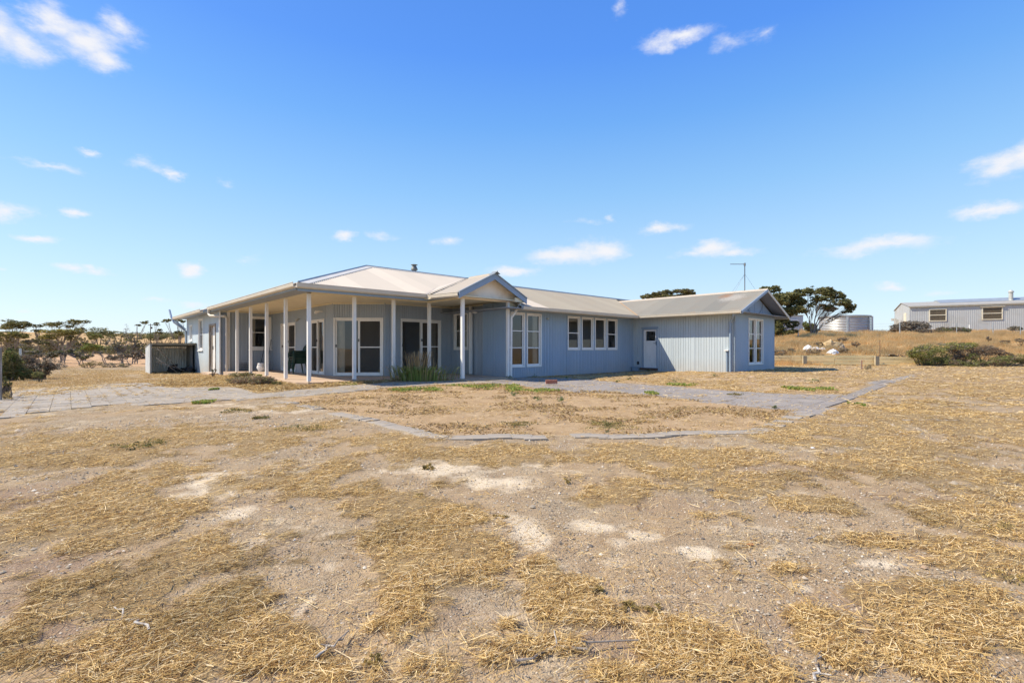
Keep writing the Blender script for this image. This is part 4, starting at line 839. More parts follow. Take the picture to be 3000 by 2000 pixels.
# flue on the main ridge
m = MB(); m.lathe([(.10, 0), (.10, .32), (.15, .32), (.15, .35), (.10, .47), (.085, .47), (.085, .52), (.145, .53), (.145, .55), (0, .57)], 20); m.build('flue', mat('dull_flue_steel', (.2, .21, .2, 1), .6, metal=.3, var=.3), house, smooth=False, loc=(5.95, 3.95, ZR-.14))
# aerial on the right wing
m = MB(); m.tube([(0, 0, -.05), (0, 0, 1.22)], .019, 6); ant = m.build('aerial_mast', mat('dark_steel', (.17, .18, .19, 1), .5, metal=.3), house, loc=(ru, -6.1, ZRR))
m = MB(); d_ = Vector((-CU, SU, 0)); b0 = Vector((0, 0, 1.17)); m.tube([b0+d_*.04, b0-d_*-.62], .014, 5)
for k in range(9): c_ = b0+d_*(.1+.06*k); h_ = .09+.004*k; m.tube([c_+Vector((SU, CU, .0))*h_*.6+Vector((0, 0, h_*.12)), c_-Vector((SU, CU, 0))*h_*.6-Vector((0, 0, h_*.12))], .007, 4)
m.box(-.03, .03, -.03, .03, 1.1, 1.22); m.build('aerial', MATS['dark_steel'], ant)
m = MB(); m.tube([(0, 0, .75), (.35, -.45, -.16)], .004, 4); m.tube([(0, 0, .75), (-.3, .35, -.12)], .004, 4); m.tube([(0, 0, .75), (.1, .6, 0)], .004, 4); m.build('guy_wire', MATS['dark_steel'], ant)
m = MB(); m.M = wallM(osd, ds); m.box(-.02, .42, -.22, 0, .12, .16); m.box(.05, .35, -.2, -.02, -.05, .12); m.build('meter_shelf', TRIMB, house)
# ------------------------------------------------------------------ vegetation helpers
def leaf_mesh(name, clumps, size, pal, parent=None, asp=.45, up=.0, shell=.55, loc=(0, 0, 0), seed=1, m=None):
    """clumps: (x,y,z, rx,ry,rz, n); many small leaf faces, denser to the outside of each clump, in sub-tufts"""
    g = np.random.default_rng(seed); Q = []; Cc = []
    pal = np.array(pal)
    for ci, (x, y, z, rx, ry, rz, n) in enumerate(clumps):
        nt_ = max(3, int(n/16)); t = g.normal(size=(nt_, 3)); t /= np.linalg.norm(t, axis=1)[:, None]; t *= (g.uniform(shell**2, 1, nt_)**.5)[:, None]
        k = g.integers(0, nt_, n); p = t[k]+g.normal(0, .115, (n, 3)); p = p*np.array([rx, ry, rz])+np.array([x, y, z])
        s = size*g.uniform(.6, 1.5, n); d = g.normal(size=(n, 3)); d[:, 2] = d[:, 2]*.6+up; d /= np.linalg.norm(d, axis=1)[:, None]
        e = np.cross(d, g.normal(size=(n, 3))); e /= np.linalg.norm(e, axis=1)[:, None]
        a, b = d*s[:, None]*.5, e*s[:, None]*.5*asp
        Q.append(np.stack([p-a, p+b, p+a, p-b], 1)); tc = pal[g.integers(0, len(pal), nt_)]*g.uniform(.75, 1.3, (nt_, 1)); Cc.append(tc[k]*g.uniform(.8, 1.2, (n, 1)))
    o = npmesh(name, np.concatenate(Q).reshape(-1, 3), 4, m or LEAF, cols=np.concatenate(Cc), parent=parent); o.location = loc; return o
def limb(mb, p, q, r0, r1, sag=.12, n=6, g=random):
    p, q = Vector(p), Vector(q); L_ = (q-p).length; w = [Vector((g.uniform(-1, 1), g.uniform(-1, 1), g.uniform(-.4, .4)))*L_*sag*.5 for _ in range(n+1)]
    pts = [p.lerp(q, i/n)+w[i]*math.sin(math.pi*i/n)*.6 for i in range(n+1)]; mb.tube(pts, [r0+(r1-r0)*i/n for i in range(n+1)], 6); return pts
G_MALLEE = [(.17, .17, .065), (.19, .18, .065), (.24, .21, .08), (.12, .125, .05), (.28, .24, .10)]
G_DARK = [(.13, .14, .065), (.17, .175, .075), (.24, .23, .10), (.30, .28, .12), (.11, .12, .055)]
G_YEL = [(.27, .24, .06), (.34, .29, .08), (.20, .19, .055), (.38, .33, .10)]
G_GREY = [(.25, .22, .17), (.19, .17, .13), (.31, .27, .20), (.16, .145, .115)]
G_GREEN = [(.16, .21, .055), (.21, .26, .065), (.12, .155, .045), (.27, .30, .09)]
G_BROWN = [(.20, .13, .08), (.14, .095, .065), (.27, .18, .11), (.11, .08, .055)]
def mallee(label, base, clumps, Y, pal, density=1, leaf=.10, stems=3, group='mallee trees in the paddock', cat='tree', bark=None, name='mallee_tree', twigs=14, rz=None, spread=.5, asp=.45):
    """base (px,py) on the photo's ground line and crown clumps (px,py,rx,ry) in photo pixels turned into metres at distance Y"""
    b = at(base[0], base[1], Y); b.z = min(b.z, float(terrain(b.x, b.y))+.05) if abs(b.z-float(terrain(b.x, b.y))) > .8 else float(terrain(b.x, b.y)); t = thing(name, label, cat, b, 0, group)
    cl = []; mb = MB(); k = Y/F; seed = int(abs(base[0]*7+base[1]*3+Y)) % 10000; rr = random.Random(seed); roots = [Vector((rr.uniform(-.25, .25), rr.uniform(-.2, .2), -.1)) for _ in range(stems)]
    for i, c in enumerate(clumps):
        p = at(c[0], c[1], Y)-b; p.y += rr.uniform(-1, 1)*spread*c[2]*k; rx, rz_ = c[2]*k, c[3]*k; n = int(density*210*(rx*rz_*26+.8)); n = min(n, 11000); w = c[4] if len(c) > 4 else 1
        n = max(60, int(n*w)); cl.append((p.x, p.y, p.z, rx*.78, rx*.68, rz_*.78, int(n*.42)))
        for _ in range(7):
            a = rr.uniform(0, 6.28); e = rr.uniform(-.8, .9); q = .72*math.sqrt(max(0, 1-e*e*.7)); cl.append((p.x+math.cos(a)*rx*q, p.y+math.sin(a)*rx*.8*q, p.z+rz_*.72*e, rx*rr.uniform(.30, .52), rx*.42, rz_*rr.uniform(.36, .62), int(n*.13)))
        root = roots[i % stems]; mid = Vector((root.x+(p.x-root.x)*.30, root.y+(p.y-root.y)*.3, p.z*.48)); r0 = .022+.008*p.z
        limb(mb, root, mid, r0, r0*.7, .12, 4, rr); fork = mid
        for _ in range(twigs):
            a = rr.uniform(0, 6.28); q = p+Vector((math.cos(a)*rx*rr.uniform(.2, .95), math.sin(a)*rx*.8*rr.uniform(.1, .9), rz_*rr.uniform(-.7, .3))); f = fork.lerp(p, rr.uniform(0, .35)); limb(mb, f, q, r0*rr.uniform(.22, .4), .005, .22, 4, rr)
    mb.build('trunk', bark or BARK, t); leaf_mesh('crown', cl, leaf, pal, t, seed=seed, asp=asp); return t
def P6(l): return [(*c6(c[0], c[1]), c[2]*.24232, c[3]*.24232, *c[4:]) for c in l]
def P5(l): return [(*c5(c[0], c[1]), c[2]*.32313, c[3]*.32313, *c[4:]) for c in l]
def shrub(label, px, py, Y, clumps, pal, leaf=.05, density=1, name='shrub', group='shrubs', cat='shrub', up=.3, stem=True, bark=None, asp=.4):
    b = at(px, py, Y); b.z = float(terrain(b.x, b.y)); t = thing(name, label, cat, b, 0, group); k = Y/F; seed = int(px*13+py*7) % 9999; rr = random.Random(seed); cl = []; mb = MB()
    for c in clumps:
        p = at(c[0], c[1], Y)-b; p.y += rr.uniform(-.5, .5)*c[2]*k; rx, rz_ = c[2]*k, c[3]*k
        cl.append((p.x, p.y, max(p.z, rz_*.7), rx, rx*.8, rz_, int(density*(7000*rx*rz_*(.05/leaf)**2*.6+260))))
        for _ in range(7): a = rr.uniform(0, 6.28); q = p+Vector((math.cos(a)*rx*.8, math.sin(a)*rx*.6, rz_*rr.uniform(-.3, .9))); limb(mb, (rr.uniform(-.1, .1)+p.x*.6, p.y*.5, -.03), q, .014, .004, .2, 4, rr)
    if stem: mb.build('stems', bark or BARKD, t)
    leaf_mesh('foliage', cl, leaf, pal, t, seed=seed, up=up, asp=asp); return t

# ------------------------------------------------------------------ paddock on the left
mallee('mallee with a broad flat grey green crown, leftmost against the sky', c6(200, 740), P6([(200, 275, 150, 38), (100, 300, 95, 40), (300, 310, 100, 40), (200, 335, 140, 25)]), 46, G_MALLEE, .9)
mallee('small mallee with two stacked flat leaf tufts', c6(470, 730), P6([(480, 308, 62, 24), (492, 366, 66, 22)]), 48, G_MALLEE, 1, stems=1)
mallee('tall mallee with a long flat crown in three lobes', c6(760, 745), P6([(670, 295, 110, 42), (850, 265, 105, 34), (1020, 262, 85, 28), (840, 315, 60, 22), (1000, 345, 35, 22)]), 50, G_MALLEE, .9)
mallee('wide yellow green mallee with pale forked trunk', c6(735, 760), P6([(720, 395, 200, 46), (880, 375, 130, 42), (620, 440, 120, 38), (860, 455, 90, 26), (720, 350+20, 90, 25)]), 41, G_YEL+G_MALLEE, .95, stems=2)
mallee('low mallee with yellow tinged crown at the left edge', c6(90, 760), P6([(130, 400, 150, 34), (60, 450, 130, 46), (250, 430, 100, 50), (60, 500, 110, 34)]), 37, G_YEL+G_MALLEE, .9)
mallee('dark mallee filling the gap behind the pale trunk', c6(430, 740), P6([(430, 480, 110, 50), (560, 520, 80, 40), (330, 520, 110, 60)]), 47, G_MALLEE+G_GREY, .8)
mallee('round bright green mallee crown low against the horizon', c6(1150, 640), P6([(1160, 430, 85, 42), (1110, 460, 45, 24)]), 60, G_GREEN+G_MALLEE, 1.1)
mallee('umbrella shaped green mallee on a leaning trunk', c6(1265, 770), P6([(1150, 560, 135, 42), (1130, 600, 95, 20)]), 38, G_YEL[:3]+G_GREEN, 1.2, stems=2)
mallee('grey half dead mallee thicket of tangled twigs', c6(1480, 770), P6([(1330, 500, 120, 70, .6), (1480, 520, 120, 80, .6), (1400, 570, 100, 50, .6)]), 39, G_GREY+G_MALLEE, .45, stems=5, twigs=40, bark=mat('grey_bark', (.22, .2, .175, 1), .9))
mallee('grey brown mallee thicket beside the tin shelter', c6(1640, 775), P6([(1650, 480, 90, 50, .6), (1620, 560, 110, 50, .5), (1730, 540, 60, 60, .5)]), 39, G_GREY+G_MALLEE, .6, stems=5, twigs=30, bark=MATS['grey_bark'])
mallee('thin bare stemmed mallee with one high tuft left of the pole', c6(1640, 740), P6([(1745, 264, 48, 22), (1680, 300, 30, 12)]), 45, G_MALLEE, 1, stems=2, twigs=5)
mallee('thin mallee with one tuft just right of the pole', c6(1900, 760), P6([(1880, 284, 46, 24), (1940, 355, 35, 16), (1930, 395, 50, 20)]), 45, G_MALLEE, 1, stems=2, twigs=6)
mallee('tall sparse mallee leaning behind the tin shelter roof', c6(2160, 780), P6([(2020, 244, 58, 25), (2140, 235, 45, 18), (2200, 250, 40, 20), (2190, 400, 60, 30)]), 44, G_MALLEE+G_YEL[:1], 1, stems=3, twigs=7)
mallee('leafless grey dead mallee standing against the sky', c6(1530, 700), P6([(1520, 330, 40, 50, .1)]), 52, G_GREY, .1, stems=2, twigs=9, cat='dead tree', name='dead_tree', bark=MATS['grey_bark'])
mallee('dense olive mallee thicket low behind the yellow green mallee', c6(600, 740), P6([(560, 560, 110, 60, .8), (420, 590, 110, 50, .7), (700, 520, 100, 50, .6), (880, 540, 80, 50, .6)]), 52, G_MALLEE+G_GREY, .9, stems=4, twigs=14)
mallee('olive grey mallee thicket filling the middle of the paddock edge', c6(1000, 740), P6([(960, 500, 90, 60, .6), (1060, 540, 70, 50, .6), (1010, 600, 60, 40, .5)]), 50, G_MALLEE+G_GREY, .8, stems=4, twigs=16)
mallee('grey olive scrub far left behind the saltbush', c6(200, 740), P6([(200, 560, 130, 70, .9), (60, 600, 100, 70, .9), (320, 620, 100, 50, .8)]), 43, G_GREY+G_MALLEE, .9, stems=4, twigs=14)
mallee('brownish scrub between the umbrella mallee and the thicket', c6(1350, 740), P6([(1300, 620, 80, 40, .5), (1500, 620, 90, 50, .4), (1580, 450, 60, 40, .6)]), 48, G_GREY+G_MALLEE, .6, stems=5, twigs=22)
mallee('low grey brown thicket among the trunks left of the saltbush', c6(480, 760), P6([(420, 640, 110, 40, .8), (560, 660, 110, 36, .7), (340, 690, 90, 40, .8), (680, 640, 80, 40, .6)]), 34, G_GREY+G_MALLEE[:2], 1.8, stems=4, twigs=20)
mallee('low grey scrub right of the pale forked trunk', c6(980, 770), P6([(900, 660, 90, 36, .6), (1020, 680, 90, 34, .6), (840, 620, 60, 36, .5)]), 36, G_GREY+G_MALLEE[:2], 1.7, stems=4, twigs=20)
mallee('brown grey scrub between the thicket trunks', c6(1560, 770), P6([(1480, 670, 100, 36, .5), (1620, 650, 90, 44, .5), (1700, 680, 50, 40, .6), (1360, 690, 80, 34, .5)]), 37, G_GREY+G_BROWN[:1], 1.6, stems=5, twigs=20)
ORD = ['first', 'second', 'third', 'fourth', 'fifth', 'sixth', 'seventh', 'eighth', 'ninth', 'tenth', 'eleventh', 'twelfth']
def far_trees():
    g = random.Random(5); base = None; n = 0; allx = []
    for (x, y, Y, h) in [(1195, 362, 160, 6), (1430, 405, 170, 6), (1290, 395, 200, 6), (1640, 410, 210, 6), (1560, 420, 260, 6), (1960, 415, 150, 6), (2060, 420, 200, 6), (2210, 420, 120, 5), (1780, 430, 180, 5), (1100, 410, 260, 6), (1880, 440, 110, 4)]:
        px, py = c6(x, y); w = at(px, py, Y); z0 = float(terrain(w.x, w.y)); h = max(2.5, w.z-z0+1.2); k = h/6
        if base is None:
            t = thing('distant_tree', 'tiny dark tree on the skyline of the far paddock', 'tree', (w.x, w.y, z0), 0, 'far trees on the skyline'); mb = MB()
            for a in range(4): limb(mb, (0, 0, 0), (math.cos(a*1.6)*1.2, math.sin(a*1.6)*1.2, 4.6), .12, .04, .1, 4, g)
            mb.build('trunk', BARKD, t); leaf_mesh('crown', [(0, 0, 4.9, 2.2, 2.2, .95, 900), (1.8, 0, 4.3, 1.4, 1.4, .6, 400), (-1.9, .5, 4.1, 1.3, 1.3, .6, 400)], .28, G_DARK, t, seed=3); base = t; t.scale = (k*1.2, k*1.2, k)
        else: t = copy_thing(base, (w.x, w.y, z0), g.uniform(0, 6), scale=(k*1.3, k*1.3, k))
        allx.append((w.x/w.y, t))
    for t, o in zip([q[1] for q in sorted(allx, key=lambda q: q[0])], ORD): t['label'] = 'tiny dark far tree on the paddock skyline, %s from the left' % o
far_trees()
# shrubs along the paddock edge and the nearer bushes at the left
shrub('large grey green saltbush spilling over at the left edge', *c6(110, 960), 18.5, P6([(60, 770, 150, 150), (180, 720, 90, 110), (40, 900, 110, 80), (200, 880, 120, 90), (140, 640, 50, 60), (90, 840, 150, 90)]), G_MALLEE+G_GREEN[:1], .055, 3.6, group='shrubs on the left', asp=.45)
shrub('brown grey twiggy bush beside the saltbush', *c6(420, 950), 19.5, P6([(360, 800, 130, 110), (480, 850, 120, 90), (300, 720, 100, 70), (560, 790, 80, 70), (330, 880, 120, 70)]), G_GREY+G_BROWN+G_MALLEE[:1], .05, 3.0, group='shrubs on the left')
shrub('small dark green bush low at the paving edge', *c6(495, 945), 17.8, P6([(495, 895, 62, 45)]), G_DARK+G_GREEN[:1], .04, 2.2, group='shrubs on the left')
shrub('sprawling grey bush further back among tree trunks', *c6(700, 830), 28, P6([(640, 770, 100, 50), (760, 790, 90, 36), (560, 720, 70, 50)]), G_GREY, .06, .9, group='shrubs on the left')
shrub('straw coloured rounded bush in the middle of the paddock edge', *c6(1050, 815), 30, P6([(1050, 780, 90, 34), (1160, 760, 90, 32)]), [(.38, .28, .12), (.3, .24, .12), (.2, .18, .09)], .06, 1.2, group='shrubs on the left')
shrub('long grey green saltbush below the twiggy thicket', *c6(1400, 805), 31, P6([(1300, 780, 80, 28), (1420, 775, 90, 30), (1540, 780, 70, 26)]), G_GREY+G_MALLEE[:2], .06, 1.1, group='shrubs on the left')
shrub('low leafy weed climbing the left fence post', *c6(60, 1230), 10.2, P6([(70, 1060, 60, 60), (30, 960, 40, 60), (110, 1000, 40, 40)]), G_MALLEE+G_YEL[:1], .035, 1.2, group='shrubs on the left', asp=.3)
shrub('sprig of dry straw coloured grass at the left fence post', *c6(90, 1240), 9.9, P6([(90, 1170, 60, 50)]), [(.5, .38, .17), (.4, .3, .12)], .06, 1.0, group='shrubs on the left', asp=.1, up=1)
def bushes_far():
    proto = None; g = random.Random(9); allx = []
    for i, (x, y, Y, s) in enumerate([(760, 600, 95, 2.2), (1000, 606, 100, 2.4), (1250, 600, 105, 2.2), (1500, 604, 100, 2.0), (1650, 610, 98, 2.3), (880, 560, 125, 2.5), (560, 600, 90, 2.2)]):
        px, py = c6(x, y); w = at(px, py, Y); z = float(terrain(w.x, w.y))
        if proto is None:
            proto = thing('distant_bush', 'dark low bush on the far edge of the ploughed paddock', 'bush', (w.x, w.y, z), 0, 'bushes beyond the ploughed paddock'); mb = MB(); limb(mb, (0, 0, 0), (.2, 0, .8), .05, .02); mb.build('stems', BARKD, proto)
            leaf_mesh('foliage', [(0, 0, .5, 1.6, 1, .55, 700), (1.6, 0, .4, 1.2, .8, .4, 400), (-1.7, 0, .4, 1.2, .8, .4, 400)], .2, G_DARK+G_GREY[:1], proto, seed=8)
            t = proto
        else: t = copy_thing(proto, (w.x, w.y, z), g.uniform(-.3, .3), scale=(s, s, s*.8))
        allx.append((w.x/w.y, t))
    for t, o in zip([q[1] for q in sorted(allx, key=lambda q: q[0])], ORD): t['label'] = 'low dark bush beyond the ploughed paddock, %s from the left' % o
bushes_far()
# near fence post, second post, power pole
def post_thing(name, label, cat, px, pyb, Y, h, r, m, group=None, box=False, lean=0, cap=False):
    b = at(px, pyb, Y); b.z = float(terrain(b.x, b.y)); mb = MB()
    if box: mb.box(-r, r, -r, r, -.1, h)
    else: mb.tube([(0, 0, -.1), (0, 0, h*.5), (lean, 0, h)], [r, r, r*.92], 10)
    if cap: mb.tube([(lean, 0, h), (lean, 0, h+.02)], r*1.25, 10)
    o = mb.build(name, m, loc=b); return tag(o, label, cat, group)
post_thing('fence_post', 'grey round fence post beside climbing weeds at the left edge', 'post', -1, 1180, 9.7, 1.07, .035, RUSTW)
post_thing('fence_post', 'pale fence post standing behind the left saltbush', 'post', 59.5, 1060, 24, 1.25, .05, GALV)
def power_pole():
    b = at(441, 985, 150); z = float(terrain(b.x, b.y)); t = thing('power_pole', 'thin dark power pole in the far paddock', 'power pole', (b.x, b.y, z)); h = at(441, 948, 150).z-z
    m = MB(); m.tube([(0, 0, 0), (0, 0, h)], [.14, .10], 8); m.build('pole', BARKD, t); m = MB(); m.box(-.8, .8, -.05, .05, h-.5, h-.35); m.tube([(.35, 0, h-1.6), (.35, 0, h-1.0)], .22, 8); m.build('crossarm', BARKD, t)
power_pole()
# ------------------------------------------------------------------ tin lean-to at the left end of the house
def leanto():
    x, y = W(-2.2, 14.9); zb = -.28; t = thing('tin_shelter', 'small open fronted corrugated iron lean-to against the left wall', 'shed', (x, y, zb), ANG)
    wd, dp_, hf, hb = 1.78, 2.0, 1.52, 1.38
    def sheet(name, p, d, L_, z0, z1f, m=mat('ribbed_grey_iron', (.72, .73, .70, 1), .6, metal=.0, var=.2, vscale=3, stretch=(1, 1, .3), col2=(.3, .27, .23, 1), c2scale=2.5, c2thr=(.55, .75)), amp=.02, pit=.11):
        n = int(L_/pit*6); V = []
        for i in range(n+1):
            s = i*pit/6; o = amp*math.sin(2*math.pi*s/pit); px, py = p[0]+d[0]*s-d[1]*o, p[1]+d[1]*s+d[0]*o; V += [(px, py, z0), (px, py, z1f(s))]
        f = np.array([[2*i, 2*i+2, 2*i+3, 2*i+1] for i in range(n)]); return npmesh(name, V, 4, m, parent=t, faces=f)
    sheet('side_sheet', (0, .02), (0, 1), dp_-.02, 0, lambda s: hf-.1*s); sheet('back_sheet', (.02, dp_), (1, 0), wd+.3, 0, lambda s: hb-.06)
    sheet('side_sheet', (wd, .3), (0, 1), dp_-.3, 0, lambda s: hf-.1*s, m=mat('dark_sheet', (.2, .2, .19, 1), .7))
    V = []; n = int((wd+.25)/.09*6)
    for i in range(n+1):
        s = -.06+i*.015; V += [(s, -.15, hf+.03+.014*math.sin(2*math.pi*s/.09)), (s, dp_+.1, hf-.19+.014*math.sin(2*math.pi*s/.09))]
    npmesh('roof_sheet', V, 4, GALVD, parent=t, faces=np.array([[2*i, 2*i+2, 2*i+3, 2*i+1] for i in range(n)]))
    m = MB()
    m.box(-.03, .035, -.03, .03, 0, hf-.01); m.box(.04, wd+.1, -.03, .02, hf-.06, hf-.012); m.build('frame', mat('old_timber', (.36, .35, .31, 1), .9, var=.2), t)
leanto()
def rot_pile():
    g = random.Random(4); x, y = W(-.9, 15.2)
    m = MB()
    for i in range(14):
        a, b = g.uniform(-.7, .6), g.uniform(-.3, .5); s = g.uniform(.15, .35); z = g.uniform(0, .25)
        m._add([(a, b, z), (a+s, b+g.uniform(-.1, .1), z+g.uniform(.0, .2)), (a+s*.8, b+s, z+g.uniform(.05, .3)), (a-.05, b+s*.8, z+g.uniform(0, .2)), (a+.1, b+.1, z-.2)], [(0, 1, 2, 3), (0, 1, 4), (1, 2, 4), (2, 3, 4), (3, 0, 4)])
    tag(m.build('scrap_heap', mat('charred_scrap', (.03, .03, .033, 1), .6, var=.4), loc=(x, y, -.22)), 'black heap of scrap sheeting lying inside the tin lean-to', 'scrap heap')
    for i, (a, b, lab) in enumerate([((-1.95, 14.85, 1.0), (-.95, 15.3, -.1), 'longest bare pole leaning inside the tin lean-to'), ((-2.0, 14.8, .55), (-1.15, 14.9, -.2), 'pale crooked branch leaning low in the tin lean-to'), ((-2.0, 15.0, .35), (-.8, 15.0, -.15), 'thin twig lying lowest in the tin lean-to')]):
        p = Vector((*W(a[0], a[1]), a[2])); q = Vector((*W(b[0], b[1]), b[2])); mb = MB(); limb(mb, p, q, .018, .012, .05+.08*i, 8, g); tag(mb.build('branch', RUSTW), lab, 'branch', 'sticks in the lean-to')
rot_pile()
# ------------------------------------------------------------------ things on the verandah
def chair_proto():
    t = thing('plastic_chair', 'dark green plastic garden chair, bottom of the verandah stack', 'chair', (0, 0, 0), 0, 'stacked garden chairs')
    def seatz(x, y): return .42+.012*math.cos(x*6)-.03*max(0, .1-y)*0
    m = MB(); n = 8
    P = [(x, y) for y in np.linspace(-.22, .22, n) for x in np.linspace(-.23, .23, n)]
    V = [(x*(1-.12*(y > 0)*y/.22), y, .43-.02*(1-(x/.23)**2)) for x, y in P]; V2 = [(a, b, c-.018) for a, b, c in V]
    Fc = [(j*n+i, j*n+i+1, (j+1)*n+i+1, (j+1)*n+i) for j in range(n-1) for i in range(n-1)]
    m._add(V+V2, Fc+[tuple(k+n*n for k in reversed(f)) for f in Fc]); 
    m.tube([(-.23, -.22, .42), (-.23, .2, .42)], .014, 6); m.tube([(.23, -.22, .42), (.23, .2, .42)], .014, 6); m.tube([(-.23, -.22, .415), (.23, -.22, .415)], .016, 6); m.build('seat', GREENP, t)
    m = MB()
    def bk(u, v): return (u*.21*(1-.12*v), .21+.13*v-.05*(1-u*u)*0+.03*(1-u*u), .43+.40*v+.05*v*(1-u*u))
    for k in range(7):
        u0 = -.86+k*.26; q = [bk(u0, .02), bk(u0+.16, .02), bk(u0+.16, .93), bk(u0, .93)]; m._add(q+[(a, b+.012, c) for a, b, c in q], [(0, 1, 2, 3), (7, 6, 5, 4), (0, 4, 5, 1), (1, 5, 6, 2), (2, 6, 7, 3), (3, 7, 4, 0)])
    m.tube([bk(-1, 0), bk(-1, .5), bk(-1, .85), bk(-.6, 1.0), bk(0, 1.04), bk(.6, 1.0), bk(1, .85), bk(1, .5), bk(1, 0)], .017, 6); m.build('backrest', GREENP, t)
    for s in (-1, 1):
        m = MB(); m._add([(s*.235, -.16, .43), (s*.235, .21, .43), (s*.25, .2, .63), (s*.275, 0, .64), (s*.275, -.1, .63), (s*.225, -.16, .43), (s*.225, .21, .43), (s*.24, .2, .63), (s*.262, 0, .64), (s*.262, -.1, .63)], [(0, 1, 2, 3, 4), (9, 8, 7, 6, 5)]); m.tube([(s*.25, -.24, .40), (s*.275, -.23, .55), (s*.28, -.2, .63), (s*.275, .0, .645), (s*.25, .2, .635), (s*.215, .27, .66)], [.018, .018, .022, .022, .02, .016], 6); m.build('armrest', GREENP, t)
        for yy, y2 in ((-.21, -.27), (.2, .27)):
            m = MB(); m.tube([(s*.22, yy, .42), (s*.25, y2, .0)], [.026, .019], 6); m.build('leg', GREENP, t)
    return t
ch = chair_proto(); cx, cy = W(1.42, 5.05)
cl_ = ['dark green plastic garden chair, bottom of the verandah stack', 'dark green plastic garden chair, second from bottom of the verandah stack', 'dark green plastic garden chair in the middle of the verandah stack', 'dark green plastic garden chair, second from top of the verandah stack', 'dark green plastic garden chair on top of the verandah stack']
for i in range(5):
    o = ch if i == 0 else copy_thing(ch)
    a = ANG-math.pi/2; o.location = (cx-.012*i*CU, cy-.012*i*SU, .0+.062*i); o.rotation_euler = (0, 0, a); o['label'] = cl_[i]
def broom(label, name, u, v, h, col, hx=.2):
    x, y = W(u, v); t = thing(name, label, name, (x, y, 0), ANG); m = MB(); m.tube([(0, 0, .1), (.22, .05, h)], .013, 8); m.build('handle', BLACK, t); m = MB(); m.box(-hx/2, hx/2, -.03, .03, .0, .1)
    for k in range(9): m.box(-hx/2+.02*k, -.01-hx/2+.02*k+.02, -.03, .03, -.0, .02)
    m.build('head', col, t)
broom('black handled broom leaning tall in the verandah corner', 'broom', 1.35, 8.9, 1.4, mat('lime_plastic', (.3, .45, .1, 1), .5)); broom('shorter dark brush leaning beside the tall broom', 'brush', 1.15, 9.15, 1.1, BLACK, .12)
x, y = W(1.2, 8.5); t = thing('bucket', 'blue plastic bucket standing in the verandah corner', 'bucket', (x, y, 0)); m = MB(); m.lathe([(0, .01), (.13, .0), (.16, .32), (.17, .33), (.15, .33), (.12, .02)], 18); m.build('bucket_body', mat('blue_plastic', (.02, .13, .28, 1), .4), t); m = MB(); m.tube([(.165*math.cos(a), .0, .33-.10*math.sin(a)) for a in np.linspace(0, math.pi, 10)], .004, 5); m.build('handle', GALV, t)
def sack():
    m = MB(); n = 14; V = []
    for j in range(9):
        z = j/8*.36; r = .16*math.sin(min(1, .35+j/8*.9)*math.pi*.62)*(1-.15*(j == 8))
        for k in range(n): a = 2*math.pi*k/n; rr = r*(1+.1*math.sin(3*a+j)+.05*math.sin(7*a)); V.append((rr*math.cos(a), rr*.8*math.sin(a), z))
    Fc = [(j*n+k, j*n+(k+1) % n, (j+1)*n+(k+1) % n, (j+1)*n+k) for j in range(8) for k in range(n)]+[tuple((8*n+k) for k in range(n))]
    m._add(V, Fc); x, y = W(.98, 8.35); tag(m.build('sack', PAPER, loc=(x, y, .0)), 'white plastic sack standing left of the blue bucket', 'sack')
sack()
def crate():
    x, y = W(.55, 9.1); m = MB()
    for z in (.02, .1, .18, .26, .34): m.tube([(-.2, -.15, z), (.2, -.15, z), (.2, .15, z), (-.2, .15, z), (-.2, -.15, z)], .006, 5)
    for k in range(9): s = -.2+.05*k; m.tube([(s, -.15, .02), (s, -.15, .34)], .004, 4); m.tube([(s, .15, .02), (s, .15, .34)], .004, 4)
    tag(m.build('wire_crate', BLACK, loc=(x, y, 0)), 'black wire crate below the recessed verandah window', 'crate').rotation_euler = (0, 0, ANG)
crate()
# brick and loose bits on the path
m = MB(); m.box(-.16, .16, -.055, .055, 0, .105, j=.003); b = at(1615.5, 1126, 14); b = disp_to_ground(1615.5/1.2755, 1125/1.2755, -.01)
tag(m.build('brick', BRICK, loc=(b[0], b[1], -.0)), 'weathered red brick block lying on the grey path', 'brick').rotation_euler = (0, 0, .06)
def stone(label, dx, dy, s, m_, name='stone', fl=.6):
    g = random.Random(int(dx)); X, Y = disp_to_ground(dx, dy); mb = MB(); mb.lathe([(0, -.3), (.7, -.2), (1, .1), (.75, .55), (.3, .8), (0, .85)], 8)
    mb.v = [((a+g.uniform(-.18, .18))*s, (b+g.uniform(-.18, .18))*s*.7, (c+g.uniform(-.1, .1))*s*fl) for a, b, c in mb.v]; tag(mb.build(name, m_, loc=(X, Y, float(terrain(X, Y))+.004)), label, 'stone')
stone('small white stone on the straw in front of the right edging', 1866, 1030*1.0+0, .03, PAPER); stone('small white stone beyond the gap in the edging', 1463, 1029, .028, PAPER)
stone('dark lump of stone on the bare gravel right of centre', 1631, 1128, .03, BARKD, 'stone'); stone('dull red stone chip on the right gravel', 1723, 1251, .018, mat('red_stone', (.36, .09, .05, 1), .8), fl=.3)
stone('small blue grey stone lowest on the right gravel', 2079-0, 1300, .014, PAVED)
stone('broken pale concrete piece at the far edge of the path', 1728, 873.5, .12, CONC, fl=.3)
